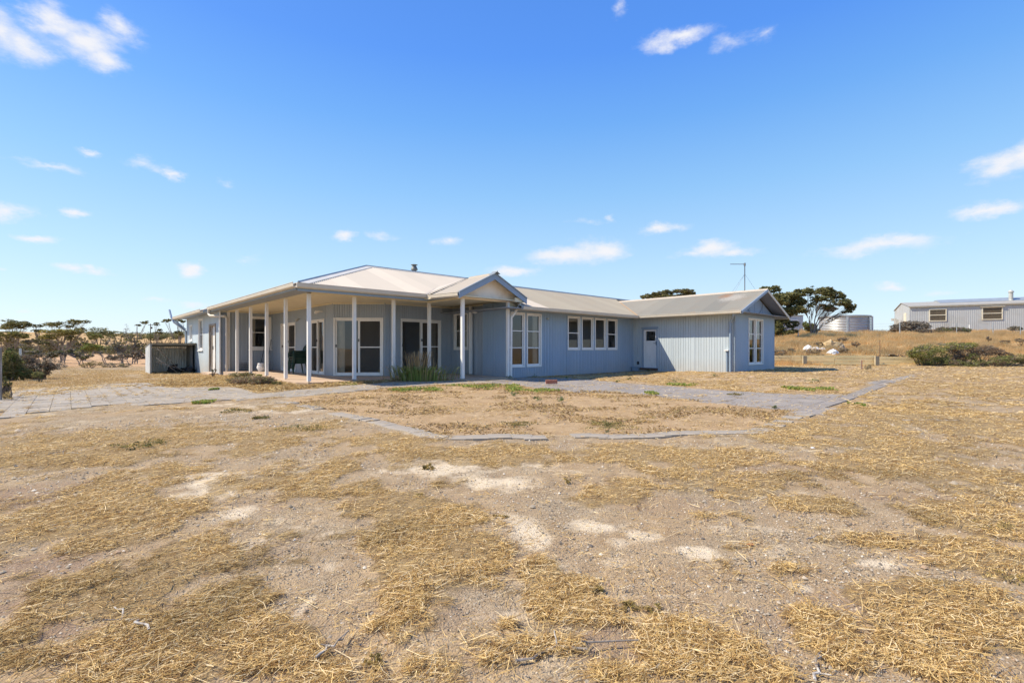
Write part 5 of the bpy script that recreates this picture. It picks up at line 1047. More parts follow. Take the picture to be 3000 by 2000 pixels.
def twig(label, dx, dy, L_, a, seed):
    g = random.Random(seed); X, Y = disp_to_ground(dx, dy); z = float(terrain(X, Y))+.02; mb = MB(); p = Vector((-math.cos(a)*L_/2, -math.sin(a)*L_/2, 0)); pts = limb(mb, p, -p, .005, .0025, .3, 8, g)
    for k in (3, 5): limb(mb, pts[k], pts[k]+Vector((g.uniform(-.1, .1), g.uniform(-.1, .1), g.uniform(0, .04)))*L_*2, .003, .0015, .2, 4, g)
    tag(mb.build('twig', RUSTW, loc=(X, Y, z)), label, 'twig', 'fallen twigs')
twig('dark curved twig on the gravel at lower left of centre', 765, 1490, .16, 1.2, 1); twig('dark twig on the sandy dirt at the lower right', 1870, 1240, .14, .5, 2); twig('long brown stalk in the straw at bottom centre', 1330, 1505, .45, .25, 3)
twig('thin dark twig among straw in the upper left foreground', 110, 1045, .6, .0, 4); twig('forked grey twig in the straw at lower left', 300, 1430, .3, 2.6, 5); twig('dark stick lying in the straw right of the edging corner', 2150, 968, .9, -.1, 6); twig('dark twig on the brown patch at the bottom right', 1880, 1540, .18, .9, 7)
# ------------------------------------------------------------------ plants near the house
def strappy():
    b = disp_to_ground(960, 873, -.03); t = thing('strappy_plant', 'large clump of strappy green leaves and dry stalks before the verandah', 'plant', (b[0], b[1], -.04)); g = np.random.default_rng(12)
    def blades(n, hmin, hmax, w, pal, sp, name, lean=.6):
        Q = []; cc = []; pal = np.array(pal)
        for i in range(n):
            a = g.uniform(0, 6.28); r = abs(g.normal(0, sp)); x0, y0 = r*math.cos(a)*1.6, r*math.sin(a)*.6; h = g.uniform(hmin, hmax); le = g.uniform(.1, 1)*lean*h; dx, dy = math.cos(a)*le, math.sin(a)*le; sx, sy = -math.sin(a)*w, math.cos(a)*w
            pts = [(x0, y0, 0), (x0+dx*.25, y0+dy*.25, h*.6), (x0+dx*.65, y0+dy*.65, h*.95), (x0+dx, y0+dy, h*.8)]; ww = [1, 1, .7, .1]; c = pal[g.integers(len(pal))]*g.uniform(.8, 1.2)
            for j in range(3):
                p, q = pts[j], pts[j+1]; u, v = ww[j], ww[j+1]; Q += [(p[0]-sx*u, p[1]-sy*u, p[2]), (p[0]+sx*u, p[1]+sy*u, p[2]), (q[0]+sx*v, q[1]+sy*v, q[2]), (q[0]-sx*v, q[1]-sy*v, q[2])]; cc.append(c)
        npmesh(name, Q, 4, LEAF, cols=cc, parent=t)
    blades(680, .2, .52, .013, [(.22, .29, .07), (.30, .35, .09), (.36, .36, .12), (.48, .38, .17)], .33, 'leaves', 1.0); blades(170, .6, 1.02, .006, [(.5, .36, .18), (.38, .26, .13), (.58, .45, .26)], .17, 'dry_stalks', .4)
strappy()
def tuft(label, dx, dy, h, pal, n=90, r=.05, name='weed_tuft', gz=-.03, group='weed tufts on the bare ground', wide=1.0, leaf=.03):
    X, Y = disp_to_ground(dx, dy, gz); o = leaf_mesh(name, [(0, 0, h*.45, r*1.3*wide, r, h*.5, n)], leaf, pal, seed=int(dx+dy), up=.9, asp=.3, shell=.2); o.location = (X, Y, float(terrain(X, Y))); tag(o, label, 'weed', group)
GB = [(.22, .25, .14), (.28, .30, .17), (.17, .20, .11)]
for (dx, dy, h, r, lab) in [(1289, 921, .12, .1, 'round grey green weed tuft in the middle of the garden bed'), (1183, 907, .12, .08, 'spiky weed tuft at the left of the garden bed'), (1493, 927-24, .08, .07, 'small weed tuft in the right part of the garden bed'), (1236, 918, .1, .1, 'thin grey weed tuft left of the round one'),
                           (1135, 900-12, .14, .06, 'weed tuft at the foot of the porch front'), (1170, 868, .13, .09, 'dark weed tuft at the foot of the porch corner'), (1229, 868-3, .14, .1, 'dark weed tuft on the path beside the downpipe'), (1281, 859, .2, .08, 'taller weed tuft against the long front wall'), (1300, 872, .12, .06, 'weed tuft left of the brick on the path'),
                           (1445, 872, .12, .08, 'weed tuft at the far path edge beyond the brick'), (1640, 868, .12, .09, 'weed tuft in the yard before the right wing'), (1550, 880, .14, .14, 'pale weed tuft at the path edge below the doorway'), (2062-195, 885, .14, .16, 'pale spreading weed at the path end on the right'), (1420, 876, .08, .06, 'tiny weed tuft on the path right of the brick'),
                           (1490, 853, .15, .07, 'weed tuft against the wall under the small windows'), (1781, 935, .06, .05, 'small weed tuft at the bed corner near the path')]:
    tuft(lab, dx, dy, h, GB+G_GREEN[:1], 130, r, leaf=.035)
GD = [(.34, .25, .09), (.42, .31, .11), (.25, .20, .07), (.5, .38, .16)]
for (dx, dy, h, r, lab) in [(1380, 973, .08, .22, 'brown dead weed mat at the front of the garden bed'), (1405, 978, .06, .3, 'sprawling brown weed mat right of the front bed weed'), (1690, 905, .06, .15, 'brown dead weed in the right of the bed'), (1190, 972, .06, .25, 'dark brown weed mat at the left front of the bed'),
                           (690, 985, .1, .28, 'olive brown weed mat on the left drive'), (540, 943, .08, .22, 'olive weed clump near the left end of the edging'), (330, 1020, .08, .25, 'olive weed patch in the upper left straw'), (860, 1515, .05, .05, 'small brown weed clump at the bottom left of centre'), (1450, 1385, .04, .06, 'dark green weed sprig on the lower gravel'), (1500, 1395, .04, .07, 'second dark weed sprig in the lower straw'), (985, 1072, .06, .08, 'weed sprig beside the sandy patch'), (1150, 1183, .05, .06, 'weed sprig at the end of the middle straw patch'), (1375, 1347, .04, .05, 'green sprig on gravel below the sand patches'),
                           (960, 1135, .04, .05, 'tiny weed on the left gravel'), (1300, 1102, .05, .05, 'lone weed sprig on the pale gravel'), (2290, 1210, .1, .2, 'large olive weed clump at the right edge'), (2320, 1330, .08, .15, 'green weed clump low at the right edge'), (600, 958, .05, .12, 'olive weed sprig on the pale drive')]:
    tuft(lab, dx, dy, h*.7, GD+(G_MALLEE if dy < 1050 else GD), 420 if dy < 1050 else 200, r*(1 if dy < 1050 else .6), group='dead weeds on the open ground', leaf=.03 if dy < 1100 else .016)
# low spreading shrubs in front of the left verandah
shrub('low brown spreading shrub beside the left verandah posts', *[c for c in (400+1240*.26786, 740+1460*.26786)], 13.6, [(400+x*.26786, 740+y*.26786, rx*.26786, ry*.26786) for x, y, rx, ry in ((1080, 1400, 150, 34), (1200, 1395, 150, 44), (1340, 1390, 140, 52), (1450, 1400, 90, 50))], [(.34, .24, .16), (.28, .19, .13), (.38, .29, .18), (.22, .19, .10), (.26, .25, .12)], .035, 2.6, group='low shrubs by the verandah', asp=.5)
shrub('low grey green shrub behind the brown one by the posts', 400+1180*.26786, 740+1345*.26786, 16.0, [(400+x*.26786, 740+y*.26786, rx*.26786, ry*.26786) for x, y, rx, ry in ((1100, 1335, 110, 22), (1200, 1330, 80, 24))], G_MALLEE+G_GREY[:1], .03, 2.2, group='low shrubs by the verandah')
shrub('small green end of the low hedge nearest the corner post', 400+1540*.26786, 740+1465*.26786, 13.4, [(400+1545*.26786, 740+1430*.26786, 60*.26786, 24*.26786)], G_GREEN[:1]+G_MALLEE, .03, 2.2, group='low shrubs by the verandah')
shrub('little bright yellow green plant behind the low shrubs', 400+1345*.26786, 740+1365*.26786, 15.2, [(400+1345*.26786, 740+1348*.26786, 36*.26786, 16*.26786)], [(.3, .36, .04), (.36, .4, .06)], .05, 1.5, group='low shrubs by the verandah', asp=.6)
shrub('scraggly weed growing at the foot of the weathered left door', 400+845*.26786, 740+1310*.26786, 19.3, [(400+845*.26786, 740+1285*.26786, 26*.26786, 24*.26786)], G_GREY+G_GREEN[:1], .03, .8, group='low shrubs by the verandah')
def heap_mulch():
    g = np.random.default_rng(2); n = 9000; P = poly_from([('A', 1420, 155), ('A', 1500, 120), ('A', 1800, 75), ('A', 2352, 60), ('B', 350, 120), ('B', 560, 160), ('B', 900, 130), ('B', 1400, 112), ('B', 1400, 122), ('B', 560, 188), ('B', 170, 218), ('A', 2150, 165)])
    lo, hi = P.min(0), P.max(0); x = g.uniform(lo[0], hi[0], n*4); y = g.uniform(lo[1], hi[1], n*4); k = inpoly(x, y, P); x, y = x[k][:n], y[k][:n]; n = len(x); a = g.uniform(0, 6.28, n); L_ = g.uniform(.04, .14, n); el = g.normal(0, .25, n)
    D = np.stack([np.cos(a)*np.cos(el), np.sin(a)*np.cos(el), np.sin(el)], 1)*L_[:, None]; Wd = np.stack([-np.sin(a), np.cos(a), g.normal(0, .5, n)], 1)*.006; b = np.stack([x, y, terrain(x, y)+g.uniform(.0, .06, n)], 1)
    pal = np.array([[.55, .40, .17], [.42, .28, .11], [.62, .48, .24], [.25, .15, .07]]); npm = npmesh('straw', np.stack([b-D-Wd, b-D+Wd, b+D+Wd, b+D-Wd], 1).reshape(-1, 3), 4, STRAWM, cols=pal[g.integers(0, 4, n)]); tag(npm, kind='stuff')
heap_mulch()
def green_cover():
    g = np.random.default_rng(22); Q = []; cc = []
    B_ = [('B', 1560, 195, 160, 14), ('B', 1780, 190, 120, 22), ('B', 2180, 165, 230, 20), ('C', 120, 165, 130, 22), ('C', 330, 185, 120, 30), ('C', 560, 205, 150, 18), ('C', 1880, 148, 110, 8), ('C', 1590, 225, 50, 12), ('D', 960, 268, 60, 10), ('D', 1140, 270, 90, 8), ('D', 1380, 390, 70, 16), ('A', 1830, 310, 110, 12), ('A', 1980, 190, 30, 8), ('B', 1010, 140, 90, 8), ('D', 820, 255, 40, 8)]
    for (z, x, y, rx, ry) in B_:
        P = poly_from([(z, x, y), (z, x+rx, y), (z, x, y-ry), (z, x, y+ry)], gz=-.04); wx = P[1][0]-P[0][0]; wy = (P[2][1]-P[3][1])/2; n = int(1300+4200*wx*wy); a = g.uniform(0, 6.28, n); r = g.uniform(0, 1.5, n)**.7; X = P[0][0]+wx*r*np.cos(a); Y = (P[2][1]+P[3][1])/2+wy*r*np.sin(a)
        k = fbm(X, Y, 4, 3.4)+.22*(1-r) > .57; X, Y = X[k], Y[k]; n = len(X); Z = terrain(X, Y)+g.uniform(0, .045, n)*1.0; s = g.uniform(.012, .035, n)[:, None]; d = g.normal(size=(n, 3)); d[:, 2] += .4; d /= np.linalg.norm(d, axis=1)[:, None]; e = np.cross(d, g.normal(size=(n, 3))); e /= np.linalg.norm(e, axis=1)[:, None]; p = np.stack([X, Y, Z], 1)
        Q.append(np.stack([p-d*s, p+e*s*.6, p+d*s, p-e*s*.6], 1)); pal = np.array([(.22, .30, .06), (.31, .38, .08), (.40, .38, .11), (.55, .42, .15)]); cc.append(pal[g.choice(4, n, p=[.32, .3, .22, .16])])
    tag(npmesh('ground_cover', np.concatenate(Q).reshape(-1, 3), 4, LEAF, cols=np.concatenate(cc)), kind='stuff')
green_cover()

# ------------------------------------------------------------------ right: retaining wall, knoll, tank, shed
def retaining():
    A, B, Cc = Vector((13.2, 26.5, 0)), Vector((19.42, 25.55, 0)), Vector((22.8, 24.9, 0)); t = thing('retaining_wall', 'low retaining wall of yellowish timber sleepers behind the house', 'retaining wall', (A.x, A.y, .03))
    for (p, q, hs, zt) in ((A, B, (.165, .165, .19), .585), (B, Cc, (.15, .17, .12), .52)):
        d = (q-p).normalized(); n = Vector((-d.y, d.x, 0)); L_ = (q-p).length; z = zt
        for k, h in enumerate(hs):
            cuts = [0, 2.1+.6*(k == 1), 4.3, L_] if p is A else [0, L_]
            for a, b in zip(cuts[:-1], cuts[1:]):
                if b > L_+.01: continue
                m = MB(); o = p-A; m.M = lambda v, o=o, d=d, n=n: tuple(o+d*v[0]+n*v[1]+Vector((0, 0, v[2]))); m.box(a+.008, b-.008, -.01+random.uniform(0, .015), .06, z-h+.022, z); m.build('sleeper', SLEEP, t)
            z -= h
    for (x, y) in ((15.9, 25.98), (19.4, 25.42)):
        m = MB(); m.box(-.1, .1, -.06, .05, -.1, .56); o = m.build('post', mat('grey_sleeper_post', (.40, .34, .23, 1), .9, var=.2), t); o.location = (x-A.x, y-A.y, 0)
retaining()
post_thing('metal_picket', 'rusty steel picket standing on the sleeper retaining wall', 'picket', 2577.6, 1040, 25.9, .95, .016, mat('rusty_steel', (.16, .09, .06, 1), .8))
def tap():
    b = at(2524, 1086, 20.6); t = thing('tap_post', 'short timber tap post in the yard before the retaining wall', 'tap post', (b.x, b.y, .07)); m = MB(); m.box(-.022, .022, -.022, .022, -.05, .42); m.build('post', RUSTW, t); m = MB(); m.tube([(0, -.03, 0), (0, -.03, .4), (.05, -.06, .42), (.08, -.06, .38)], .01, 6); m.build('tap', BRICK, t)
    m = MB(); m.tube([(math.cos(a)*.13+.0, math.sin(a)*.08, .04+.008*a+.02*math.sin(3*a)) for a in np.linspace(0, 18, 60)], .012, 5); tag(m.build('hose_coil', mat('old_hose', (.2, .16, .09, 1), .8), loc=(b.x+.28, b.y, .07)), 'small coil of old hose lying beside the tap post', 'hose')
tap()
def tank():
    Y = 53.0; b = at(2473, 973, Y); z0 = 2.45; r = 2.36; h = at(0, 928, Y).z-z0; t = thing('water_tank', 'round corrugated steel water tank on the grassy rise', 'water tank', (b.x, b.y, z0)); m = MB()
    n = 96; prof = []; k = 0; z = 0
    while z < h: prof.append((r+.03*math.sin(2*math.pi*z/.17), z)); z += .0243
    m.lathe(prof, n); m.build('tank_wall', TANK, t, smooth=True)
    m = MB(); m.lathe([(r+.06, h-.09), (r+.09, h-.09), (r+.10, h+.04), (r+.05, h+.06), (r*.5, h+.10), (.01, h+.12)], n); m.build('tank_roof', GALV, t)
    for i, (a, w) in enumerate(((-1.02, .10), (-.1, .10), (.0-2.06, .10), (-1.02+1.35, .1))):
        m = MB(); m.box(-w, w, -.035, .035, 0, h-.03); o = m.build('tank_strut', GALV, t); o.location = ((r+.03)*math.cos(a), (r+.03)*math.sin(a), 0); o.rotation_euler = (0, 0, a+math.pi/2)
    m = MB(); m.tube([(0, 0, 0), (0, 0, h)], .09, 8); o = m.build('overflow_pipe', WHITE, t); a = -.95+.35; o.location = ((r+.14)*math.cos(a), (r+.14)*math.sin(a), 0)
tank()
def shed():
    p = Vector((46.6, 56.0)); d = Vector((.886, -.464)); n = Vector((.464, .886)); z0 = 3.05; t = thing('farm_shed', 'long pale corrugated iron shed with meshed windows on the rise', 'shed', (p.x, p.y, z0), math.atan2(d.y, d.x))
    Lx, Dy, he, hr = 14.0, 7.2, 2.83, 3.52; SH = mat('pale_shed_iron', (.44, .46, .47, 1), .5, metal=.15, var=.06, vscale=.8, col2=(.38, .38, .36, 1), c2scale=.5); amp, pit = .009, .16
    wins = [(1.75, 1.05, 2.45, 1.55), (6.3, 1.1, 2.5, 1.7)]
    # front wall (corrugated, openings cut) in columns
    V = []; F_ = []
    i = 0; s = 0.0
    while s < Lx:
        s1 = min(s+pit/4, Lx)
        for (a, b) in spans(-.4, he, [(w[0], w[0]+w[3], w[1]-.0, w[2]) for w in wins], (s+s1)/2):
            y0, y1 = -amp*math.sin(2*math.pi*s/pit), -amp*math.sin(2*math.pi*s1/pit); k = len(V); V += [(s, y0, a), (s1, y1, a), (s1, y1, b), (s, y0, b)]; F_.append([k, k+1, k+2, k+3])
        s = s1
    npmesh('wall', V, 4, SH, parent=t, faces=np.array(F_))
    m = MB(); m.prism([(0, -.4), (Dy, -.4), (Dy, he), (Dy/2, hr), (0, he)], lambda q: (0, q[0], q[1]), lambda q: (.06, q[0], q[1])); m.box(-.025, 0, 0, .12, -.4, he); m.build('end_wall', SH, t)
    m = MB(); m.box(0, Lx, Dy-.05, Dy, -.4, he); m.box(.1, Lx, 1.6, 1.65, -.3, he-.1); m.build('back_wall', DARK, t)
    RS = mat('shed_roof', (.36, .34, .29, 1), .6, var=.08)
    m = MB(); hz = lambda y: he+(hr-he)*(1-abs(y-Dy/2)/(Dy/2))
    for (a, b) in ((-.12, Dy/2), (Dy/2, Dy+.12)): m.prism([(a, hz(a)+.02), (b, hz(b)+.02), (b, hz(b)+.06), (a, hz(a)+.06)], lambda q: (-.1, q[0], q[1]), lambda q: (Lx+.1, q[0], q[1]))
    m.build('roof', RS, t); m = MB(); m.prism([(1.9, hz(1.9)+.08), (Dy-1.9, hz(1.9)+.08), (Dy/2+.5, hr+.2), (Dy/2-.5, hr+.2)], lambda q: (3.2, q[0], q[1]), lambda q: (Lx+.1, q[0], q[1])); m.build('raised_ridge', CAP, t)
    m = MB(); m.box(-.1, Lx+.1, -.2, -.1, he-.12, he-.02); m.build('gutter', RS, t)
    YW = mat('cream_window_frame', (.64, .6, .48, 1), .6); MESH = mat('rusty_mesh', (.20, .16, .11, 1), .8)
    for (s, za, zb, w) in wins:
        m = MB(); f = .085
        for (a, b, c, e) in ((s, s+f, za, zb), (s+w-f, s+w, za, zb), (s+f, s+w-f, zb-f, zb), (s+f, s+w-f, za, za+f), (s+f, s+w-f, (za+zb)/2-.04, (za+zb)/2+.04)): m.box(a, b, -.08, .02, c, e)
        if s > 5: m.box(s-.15, s+w+.15, -.2, .0, zb+.03, zb+.08)
        wd = m.build('window', YW, t); m = MB(); m.box(s+f, s+w-f, .06, .07, za+f, zb-f); m.build('pane', mat('dim_glass', (.1, .085, .06, 1), .2), wd)
        m = MB(); st = .13; k = -20
        while k < 30:
            for sg in (1, -1):
                pts = []
                for tt in np.linspace(0, 1, 40):
                    x = s+f+tt*(w-2*f); z = za+(x-s)*sg+k*st
                    if za+f < z < zb-f: pts.append((x, -.03, z))
                if len(pts) > 1: m.tube([pts[0], pts[-1]], .012, 4, caps=False)
            k += 1
        m.build('mesh', MESH, wd)
    m = MB()
    for (a, b, c, e) in ((1.5, 2.4, .6, 2.2),): m.box(-.06, -.001, a, b, c, e)
    m.build('shutter', YW, t); m = MB(); m.box(-.3, -.001, 5.2, 6.0, .5, 1.6); m.box(-.5, -.001, 6.1, 6.6, 1.5, 1.8); m.build('meter_box', GALVD, t)
    m = MB(); m.lathe([(.26, 0), (.20, .12), (.19, .12), (.19, .95), (.26, .98), (.26, 1.05), (.1, 1.22), (0, 1.24)], 16); m.build('flue', GALVD, t, loc=(9.4, 2.2, hz(2.2)))
shed()
def old_shed():
    Y = 60; a, b = at(2303, 985, Y), at(2353, 985, Y); t = thing('old_iron_shed', 'old silver corrugated shed half hidden behind the big tree', 'shed', (a.x, a.y, 2.2)); w = b.x-a.x; h = at(0, 924, Y).z-2.2; V = []; z = 0; k = 0
    while z < h: V += [(-1, .02*math.sin(z*60), z), (w, .02*math.sin(z*60), z)]; z += .026
    n = len(V)//2; npmesh('wall', V, 4, GALV, parent=t, faces=np.array([[2*i, 2*i+1, 2*i+3, 2*i+2] for i in range(n-1)])); m = MB(); m.box(w-.04, w, .03, 2.5, 0, h); m.box(-1, w, 2.45, 2.5, 0, h); m.build('side_wall', GALVD, t)
    m = MB(); m.box(-1.1, w+.1, -.1, 2.6, h, h+.06); m.build('roof', GALVD, t); m = MB(); m.box(w*.25, w*.7, -.06, -.025, h*.6, h*.82); f = m.build('window', WHITE, t); m = MB(); m.box(w*.29, w*.66, -.068, -.062, h*.64, h*.78); m.build('pane', BLACK, f)
old_shed()
mallee('broad dark gum tree rising behind the right wing roof', c5(150, 560), P5([(60, 150, 90, 36), (170, 215, 130, 48), (60, 260, 140, 55), (260, 290, 80, 50), (200, 350, 140, 45), (130, 440, 110, 60, .9), (60, 500, 90, 50), (-60, 200, 70, 40), (240, 460, 60, 45, .45), (330, 260, 30, 36), (150, 540, 110, 30)]), 43, G_DARK+G_MALLEE[:2], 1.25, leaf=.15, stems=3, group='gum trees on the rise', name='gum_tree', bark=BARKD, twigs=16)
mallee('tall spreading gum tree with pale leaning trunk left of the tank', c5(440, 510), P5([(370, 175, 85, 45), (560, 160, 100, 42), (640, 200, 75, 45), (480, 235, 90, 36), (650, 270, 85, 36), (780, 305, 55, 36), (560, 305, 70, 28), (330, 250, 50, 36), (620, 330, 60, 20), (740, 350, 40, 18), (420, 290, 40, 26, .6)]), 43, G_DARK+G_MALLEE[:2], 1.1, leaf=.14, stems=2, group='gum trees on the rise', name='gum_tree', twigs=15)
mallee('thick green bush between the gum trunk and the tank', c5(420, 545), P5([(415, 490, 60, 45), (450, 520, 45, 25)]), 45.5, G_DARK[:3]+G_GREEN[:1], 2.2, leaf=.12, stems=2, group='gum trees on the rise', name='bush', cat='bush')
def S4(l): return [(1780+c[0]*.26786, 740+c[1]*.26786, c[2]*.26786, c[3]*.26786) for c in l]
mallee('gum tree top showing over the long roof', (1780+680*.26786, 985), S4([(440, 480, 80, 30), (560, 450, 80, 34), (670, 435, 70, 30), (800, 425, 90, 30), (900, 430, 80, 28), (620, 480, 150, 22), (850, 470, 110, 25)]), 58, G_MALLEE+G_GREY[:1], 1.0, leaf=.15, stems=2, group='gum trees on the rise', name='gum_tree')
# bushes on the wall and rise
shrub('big green needle leaved bush sprawling over the sleeper wall', *c5(1480, 845), 24.6, P5([(1400, 720, 90, 60), (1500, 700, 110, 56), (1600, 740, 90, 70), (1330, 730, 50, 45), (1720, 660, 130, 36), (1850, 655, 90, 32), (1480, 790, 110, 40)]), [(.20, .22, .07), (.27, .28, .09), (.32, .31, .11), (.14, .15, .06)]+G_YEL[:1]+G_GREY[:1], .07, 3.0, group='bushes on the retaining wall', asp=.3)
shrub('dark brown dying middle of the sprawling bush', *c5(1900, 850), 24.9, P5([(1830, 720, 120, 56), (1950, 700, 120, 50), (2080, 710, 100, 36), (1750, 770, 90, 40), (2160, 745, 60, 28), (1690, 690, 70, 35)]), G_BROWN+G_GREY[:2], .07, 2.6, group='bushes on the retaining wall', asp=.3)
shrub('low green bush tips at the far right of the sprawling bush', *c5(2060, 855), 24.2, P5([(1700, 810, 90, 36), (1820, 820, 90, 32), (1950, 815, 80, 34), (2080, 790, 90, 40), (2200, 790, 80, 36), (2290, 765, 90, 40), (2360, 800, 60, 30), (1900, 760, 60, 30)]), [(.20, .22, .07), (.27, .28, .09), (.15, .16, .06)]+G_GREY[:1]+G_BROWN[:1], .06, 2.8, group='bushes on the retaining wall', asp=.3)
shrub('large dry brown grey bush before the pale shed corner', *c5(1330, 545), 49, P5([(1200, 500, 80, 40), (1310, 470, 90, 38), (1430, 485, 100, 50), (1260, 525, 110, 26), (1380, 530, 110, 26)]), G_GREY+G_BROWN[:2], .13, 5.0, group='dry bushes on the rise')
shrub('long low dry bush below the shed windows', *c5(1680, 540), 48, P5([(1600, 515, 70, 24), (1700, 515, 80, 24), (1800, 520, 60, 22)]), G_GREY+G_GREEN[:1]+G_BROWN[:1], .12, 5.0, group='dry bushes on the rise')
shrub('small dark bush at the right end of the shed', *c5(2280, 520), 47, P5([(2280, 500, 50, 20)]), G_GREY+G_DARK[:1], .12, 4.0, group='dry bushes on the rise')
for (x, y, Y, rx, ry, lab) in [(690, 700, 27, 50, 26, 'dark dry bush on the slope above the wall'), (690, 600, 33, 50, 16, 'dry bush high on the slope below the tank'), (250, 700, 27, 38, 18, 'small dry bush on the slope beside the house corner'), (450, 710, 26.5, 85, 28, 'wide grey bush just above the sleeper wall'), (830, 640, 31, 36, 20, 'round dry tuft alone on the grassy slope'), (120, 720, 26.6, 60, 30, 'pale dry weed patch at the house corner above the wall'), (2040, 590, 34, 24, 18, 'grey tuft on the upper slope far right'), (2200, 620, 32, 45, 16, 'brown tuft on the slope over the sprawling bush'), (2320, 610, 32, 40, 16, 'brown tuft at the right edge of the slope'), (500, 640, 31, 40, 16, 'low dry weed left of the sand mound')]:
    p = c5(x, y); shrub(lab, p[0], p[1], Y, [(p[0], p[1], rx*.323, ry*.323)], G_GREY+G_BROWN[:1]+[(.3, .22, .11)], .06, 1.6, group='dry tufts on the slope')
# rubbish on the slope
def lump(label, x, y, Y, rx, h, m_, seed, name='rubbish_bag', cat='rubbish'):
    g = random.Random(seed); p = at(*c5(x, y), Y); mb = MB(); n = 10; mb.lathe([(0.01, -.25), (.9, -.1), (1, .25), (.8, .65), (.4, .9), (0.01, 1)], n); mb.v = [((a*(1+g.uniform(-.25, .25)))*rx, b*rx*.6*(1+g.uniform(-.2, .2)), c*h*(1+g.uniform(-.2, .2))) for a, b, c in mb.v]
    tag(mb.build(name, m_, loc=(p.x, p.y, float(terrain(p.x, p.y)))), label, cat, 'rubbish on the slope')
lump('white plastic lump, tallest and leftmost of the pile on the slope', 390, 655, 29, .28, .32, PAPER, 1); lump('white plastic lump in the middle of the pile on the slope', 465, 665, 28.8, .32, .24, PAPER, 2); lump('white plastic lump at the right of the pile on the slope', 525, 670, 28.6, .26, .2, PAPER, 3)
lump('white plastic scrap by the house corner on the slope', 130, 656, 29, .26, .12, PAPER, 4); lump('grey and white plastic scrap on the wall top', 620, 728, 26.6, .3, .26, PAPER, 5); lump('tiny white scrap high on the right slope', 1757, 612, 31, .11, .14, PAPER, 6); lump('pale sandy mound on the slope under the tank', 600, 625, 31, .75, .5, mat('pale_sand', (.52, .38, .2, 1), .9), 7, 'sand_mound', 'mound'); lump('grey rock beside the sandy mound', 705, 630, 30, .16, .3, PAVE, 8, 'rock', 'rock')
def scrap():
    p = at(*c5(1150, 735), 26.1); V = []; n = 40
    for i in range(n): 
        s = -.6+1.5*i/(n-1)
        for t_ in range(6): V.append((s, t_*.14, .05+.28*math.exp(-((s-.15)/.45)**2)*(1-.1*t_)+.02*math.sin(s*70)-.02*t_))
    F_ = np.array([[i*6+j, (i+1)*6+j, (i+1)*6+j+1, i*6+j+1] for i in range(n-1) for j in range(5)]); o = npmesh('bent_sheet', V, 4, GALVD, faces=F_); o.location = (p.x-.1, p.y, float(terrain(p.x, p.y))+.02); tag(o, 'bent grey corrugated sheet lying on the wall top by the picket', 'scrap sheet')
    m = MB(); g = random.Random(3)
    for k in range(7): limb(m, (g.uniform(-.4, .4), g.uniform(-.2, .2), 0), (g.uniform(-.6, .6), g.uniform(-.2, .3), g.uniform(.15, .4)), .05, .02, .3, 5, g)
    p = at(*c5(1290, 725), 25.9); tag(m.build('root_stump', BARKD, loc=(p.x, p.y, float(terrain(p.x, p.y)))), 'dark tangle of roots between the bent sheet and green bush', 'stump')
scrap()
post_thing('white_pipe', 'short white pipe upright before the pale shed', 'pipe', c5(1858, 500)[0], c5(1858, 500)[1], 48, 1.0, .06, WHITE)
def fence():
    L_ = [(305, 42.5, .98), (748, 46.5, 1.15), (1225, 45.5, 1.25), (1741, 45.2, 1.25), (2071, 44.5, 1.25), (2320, 44.0, 1.25), (2600, 43.5, 1.25)]; t = thing('wire_fence', 'wire fence on grey posts along the grassy rise', 'fence', (at(*c5(305, 580), 42.5).x, 42.5, 0)); o = t.location; tops = []
    for i, (x, Y, h) in enumerate(L_):
        p = at(*c5(x, 500), Y); z = float(terrain(p.x, p.y)); m = MB(); m.tube([(p.x-o.x, p.y-o.y, z-.1), (p.x-o.x, p.y-o.y, z+h)], .045 if i in (0, 2) else .032, 8); m.build('post', WHITE if i in (0,) else GALV, t); tops.append(Vector((p.x-o.x, p.y-o.y, z+h)))
    m = MB()
    for dz in (.05, .3, .6, .85):
        for a, b in zip(tops[:-1], tops[1:]): m.tube([a-Vector((0, 0, dz)), (a+b)/2-Vector((0, 0, dz+.04)), b-Vector((0, 0, dz))], .006, 4, caps=False)
    m.build('wires', GALVD, t)
fence()
def dry_grass():
    """tall dry grass over the knoll"""
    g = np.random.default_rng(31); n = 330000; Y = 25.8+(54-25.8)*g.random(n)**1.1; r = g.uniform(.42, 1.22, n); X = Y*r; k = (S(.42, .50, r) > g.random(n)) & (fbm(X, Y, 4, .8)+.15*g.random(n) > .45); X, Y = X[k], Y[k]; n = len(X); Z = terrain(X, Y)
    h = g.uniform(.05, .26, n)*(.15+1.4*S(.35, .7, fbm(X+5, Y, 3, .9))+.4*S(33, 42, Y)); a = g.normal(.2, 1.2, n); le = g.uniform(.2, .9, n)*h; w = g.uniform(.006, .014, n)
    p0 = np.stack([X, Y, Z-.02], 1); p1 = np.stack([X+np.cos(a)*le, Y+np.sin(a)*le*.6, Z+h], 1); wv = np.stack([w, 0*w, 0*w], 1)
    pal = np.array([[.90, .66, .30], [.82, .57, .24], [.95, .74, .38], [.62, .40, .16], [.84, .62, .32]]); c = pal[g.choice(5, n, p=[.3, .27, .2, .13, .1])]*(.62+.75*fbm(X, Y, 4, .7))[:, None]
    tag(npmesh('dry_grass', np.stack([p0-wv, p0+wv, p1+wv*.4, p1-wv*.4], 1).reshape(-1, 3), 4, STRAWM, cols=c), kind='stuff')
dry_grass()
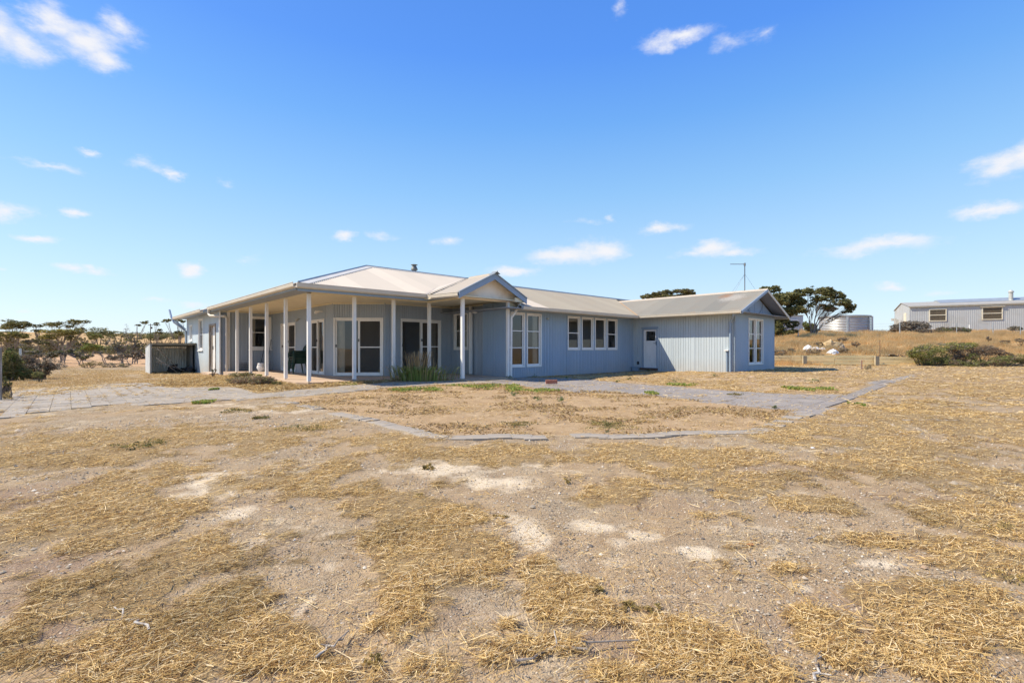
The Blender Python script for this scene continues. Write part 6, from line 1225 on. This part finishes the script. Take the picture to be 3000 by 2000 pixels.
def low_grass():
    """short dry stubble on the left beyond the paving and in the yard"""
    g = np.random.default_rng(33); n = 110000; Y = np.exp(g.uniform(math.log(12.5), math.log(34), n)); X = Y*g.uniform(-1.1, -.42, n); k = (fbm(X, Y, 4, 1.1) > .47) & ~inpoly(X, Y, PAVE_L); u, v = UV(X, Y); k &= ~((u > -.4) & (v > -.5)); X, Y = X[k], Y[k]; n = len(X); Z = terrain(X, Y)
    h = g.uniform(.01, .07, n); a = g.uniform(0, 6.28, n); le = g.uniform(.02, .1, n); w = g.uniform(.003, .009, n); p0 = np.stack([X, Y, Z], 1); p1 = np.stack([X+np.cos(a)*le, Y+np.sin(a)*le, Z+h], 1); wv = np.stack([w, 0*w, 0*w], 1)
    pal = np.array([[.6, .43, .19], [.5, .33, .13], [.66, .5, .27], [.36, .21, .1]]); tag(npmesh('stubble', np.stack([p0-wv, p0+wv, p1+wv*.4, p1-wv*.4], 1).reshape(-1, 3), 4, STRAWM, cols=pal[g.choice(4, n, p=[.34, .3, .2, .16])]), kind='stuff')
low_grass()
# trees behind the photographer, seen only as reflections in the windows
t = mallee('gum tree standing in the yard opposite the house', (1500, 1050), [(1500, 800, 160, 60), (1400, 860, 120, 60), (1620, 850, 130, 60), (1500, 900, 150, 60)], 30, G_DARK, 1, leaf=.15, group=None, name='gum_tree'); t.location = (9, -16, 0)

def bed_litter():
    """dead weeds and bark bits strewn over the garden bed and the yard"""
    g = np.random.default_rng(41); lo, hi = BED.min(0), BED.max(0); n = 60000; X = g.uniform(lo[0], hi[0], n); Y = g.uniform(lo[1], hi[1], n); k = inpoly(X, Y, BED) & (fbm(X*.6, Y, 4, 2.2)+.14*g.random(n) > .61); X, Y = X[k], Y[k]; n = len(X)
    Z = terrain(X, Y)+(fbm(X, Y, 4, 2.3)-.5)*.035+g.uniform(.002, .03, n); a = g.uniform(0, 6.28, n); s = g.uniform(.008, .03, n)[:, None]; D = np.stack([np.cos(a), np.sin(a), g.normal(0, .35, n)], 1)*s; Wd = np.stack([-np.sin(a), np.cos(a), g.normal(0, .6, n)], 1)*s*.25; b = np.stack([X, Y, Z], 1)
    pal = np.array([[.28, .18, .08], [.42, .29, .12], [.20, .125, .06], [.58, .42, .19], [.30, .24, .11]]); tag(npmesh('leaf_litter', np.stack([b-D-Wd, b-D+Wd, b+D+Wd, b+D-Wd], 1).reshape(-1, 3), 4, STRAWM, cols=pal[g.choice(5, n, p=[.3, .27, .18, .15, .1])]), kind='stuff')
bed_litter()
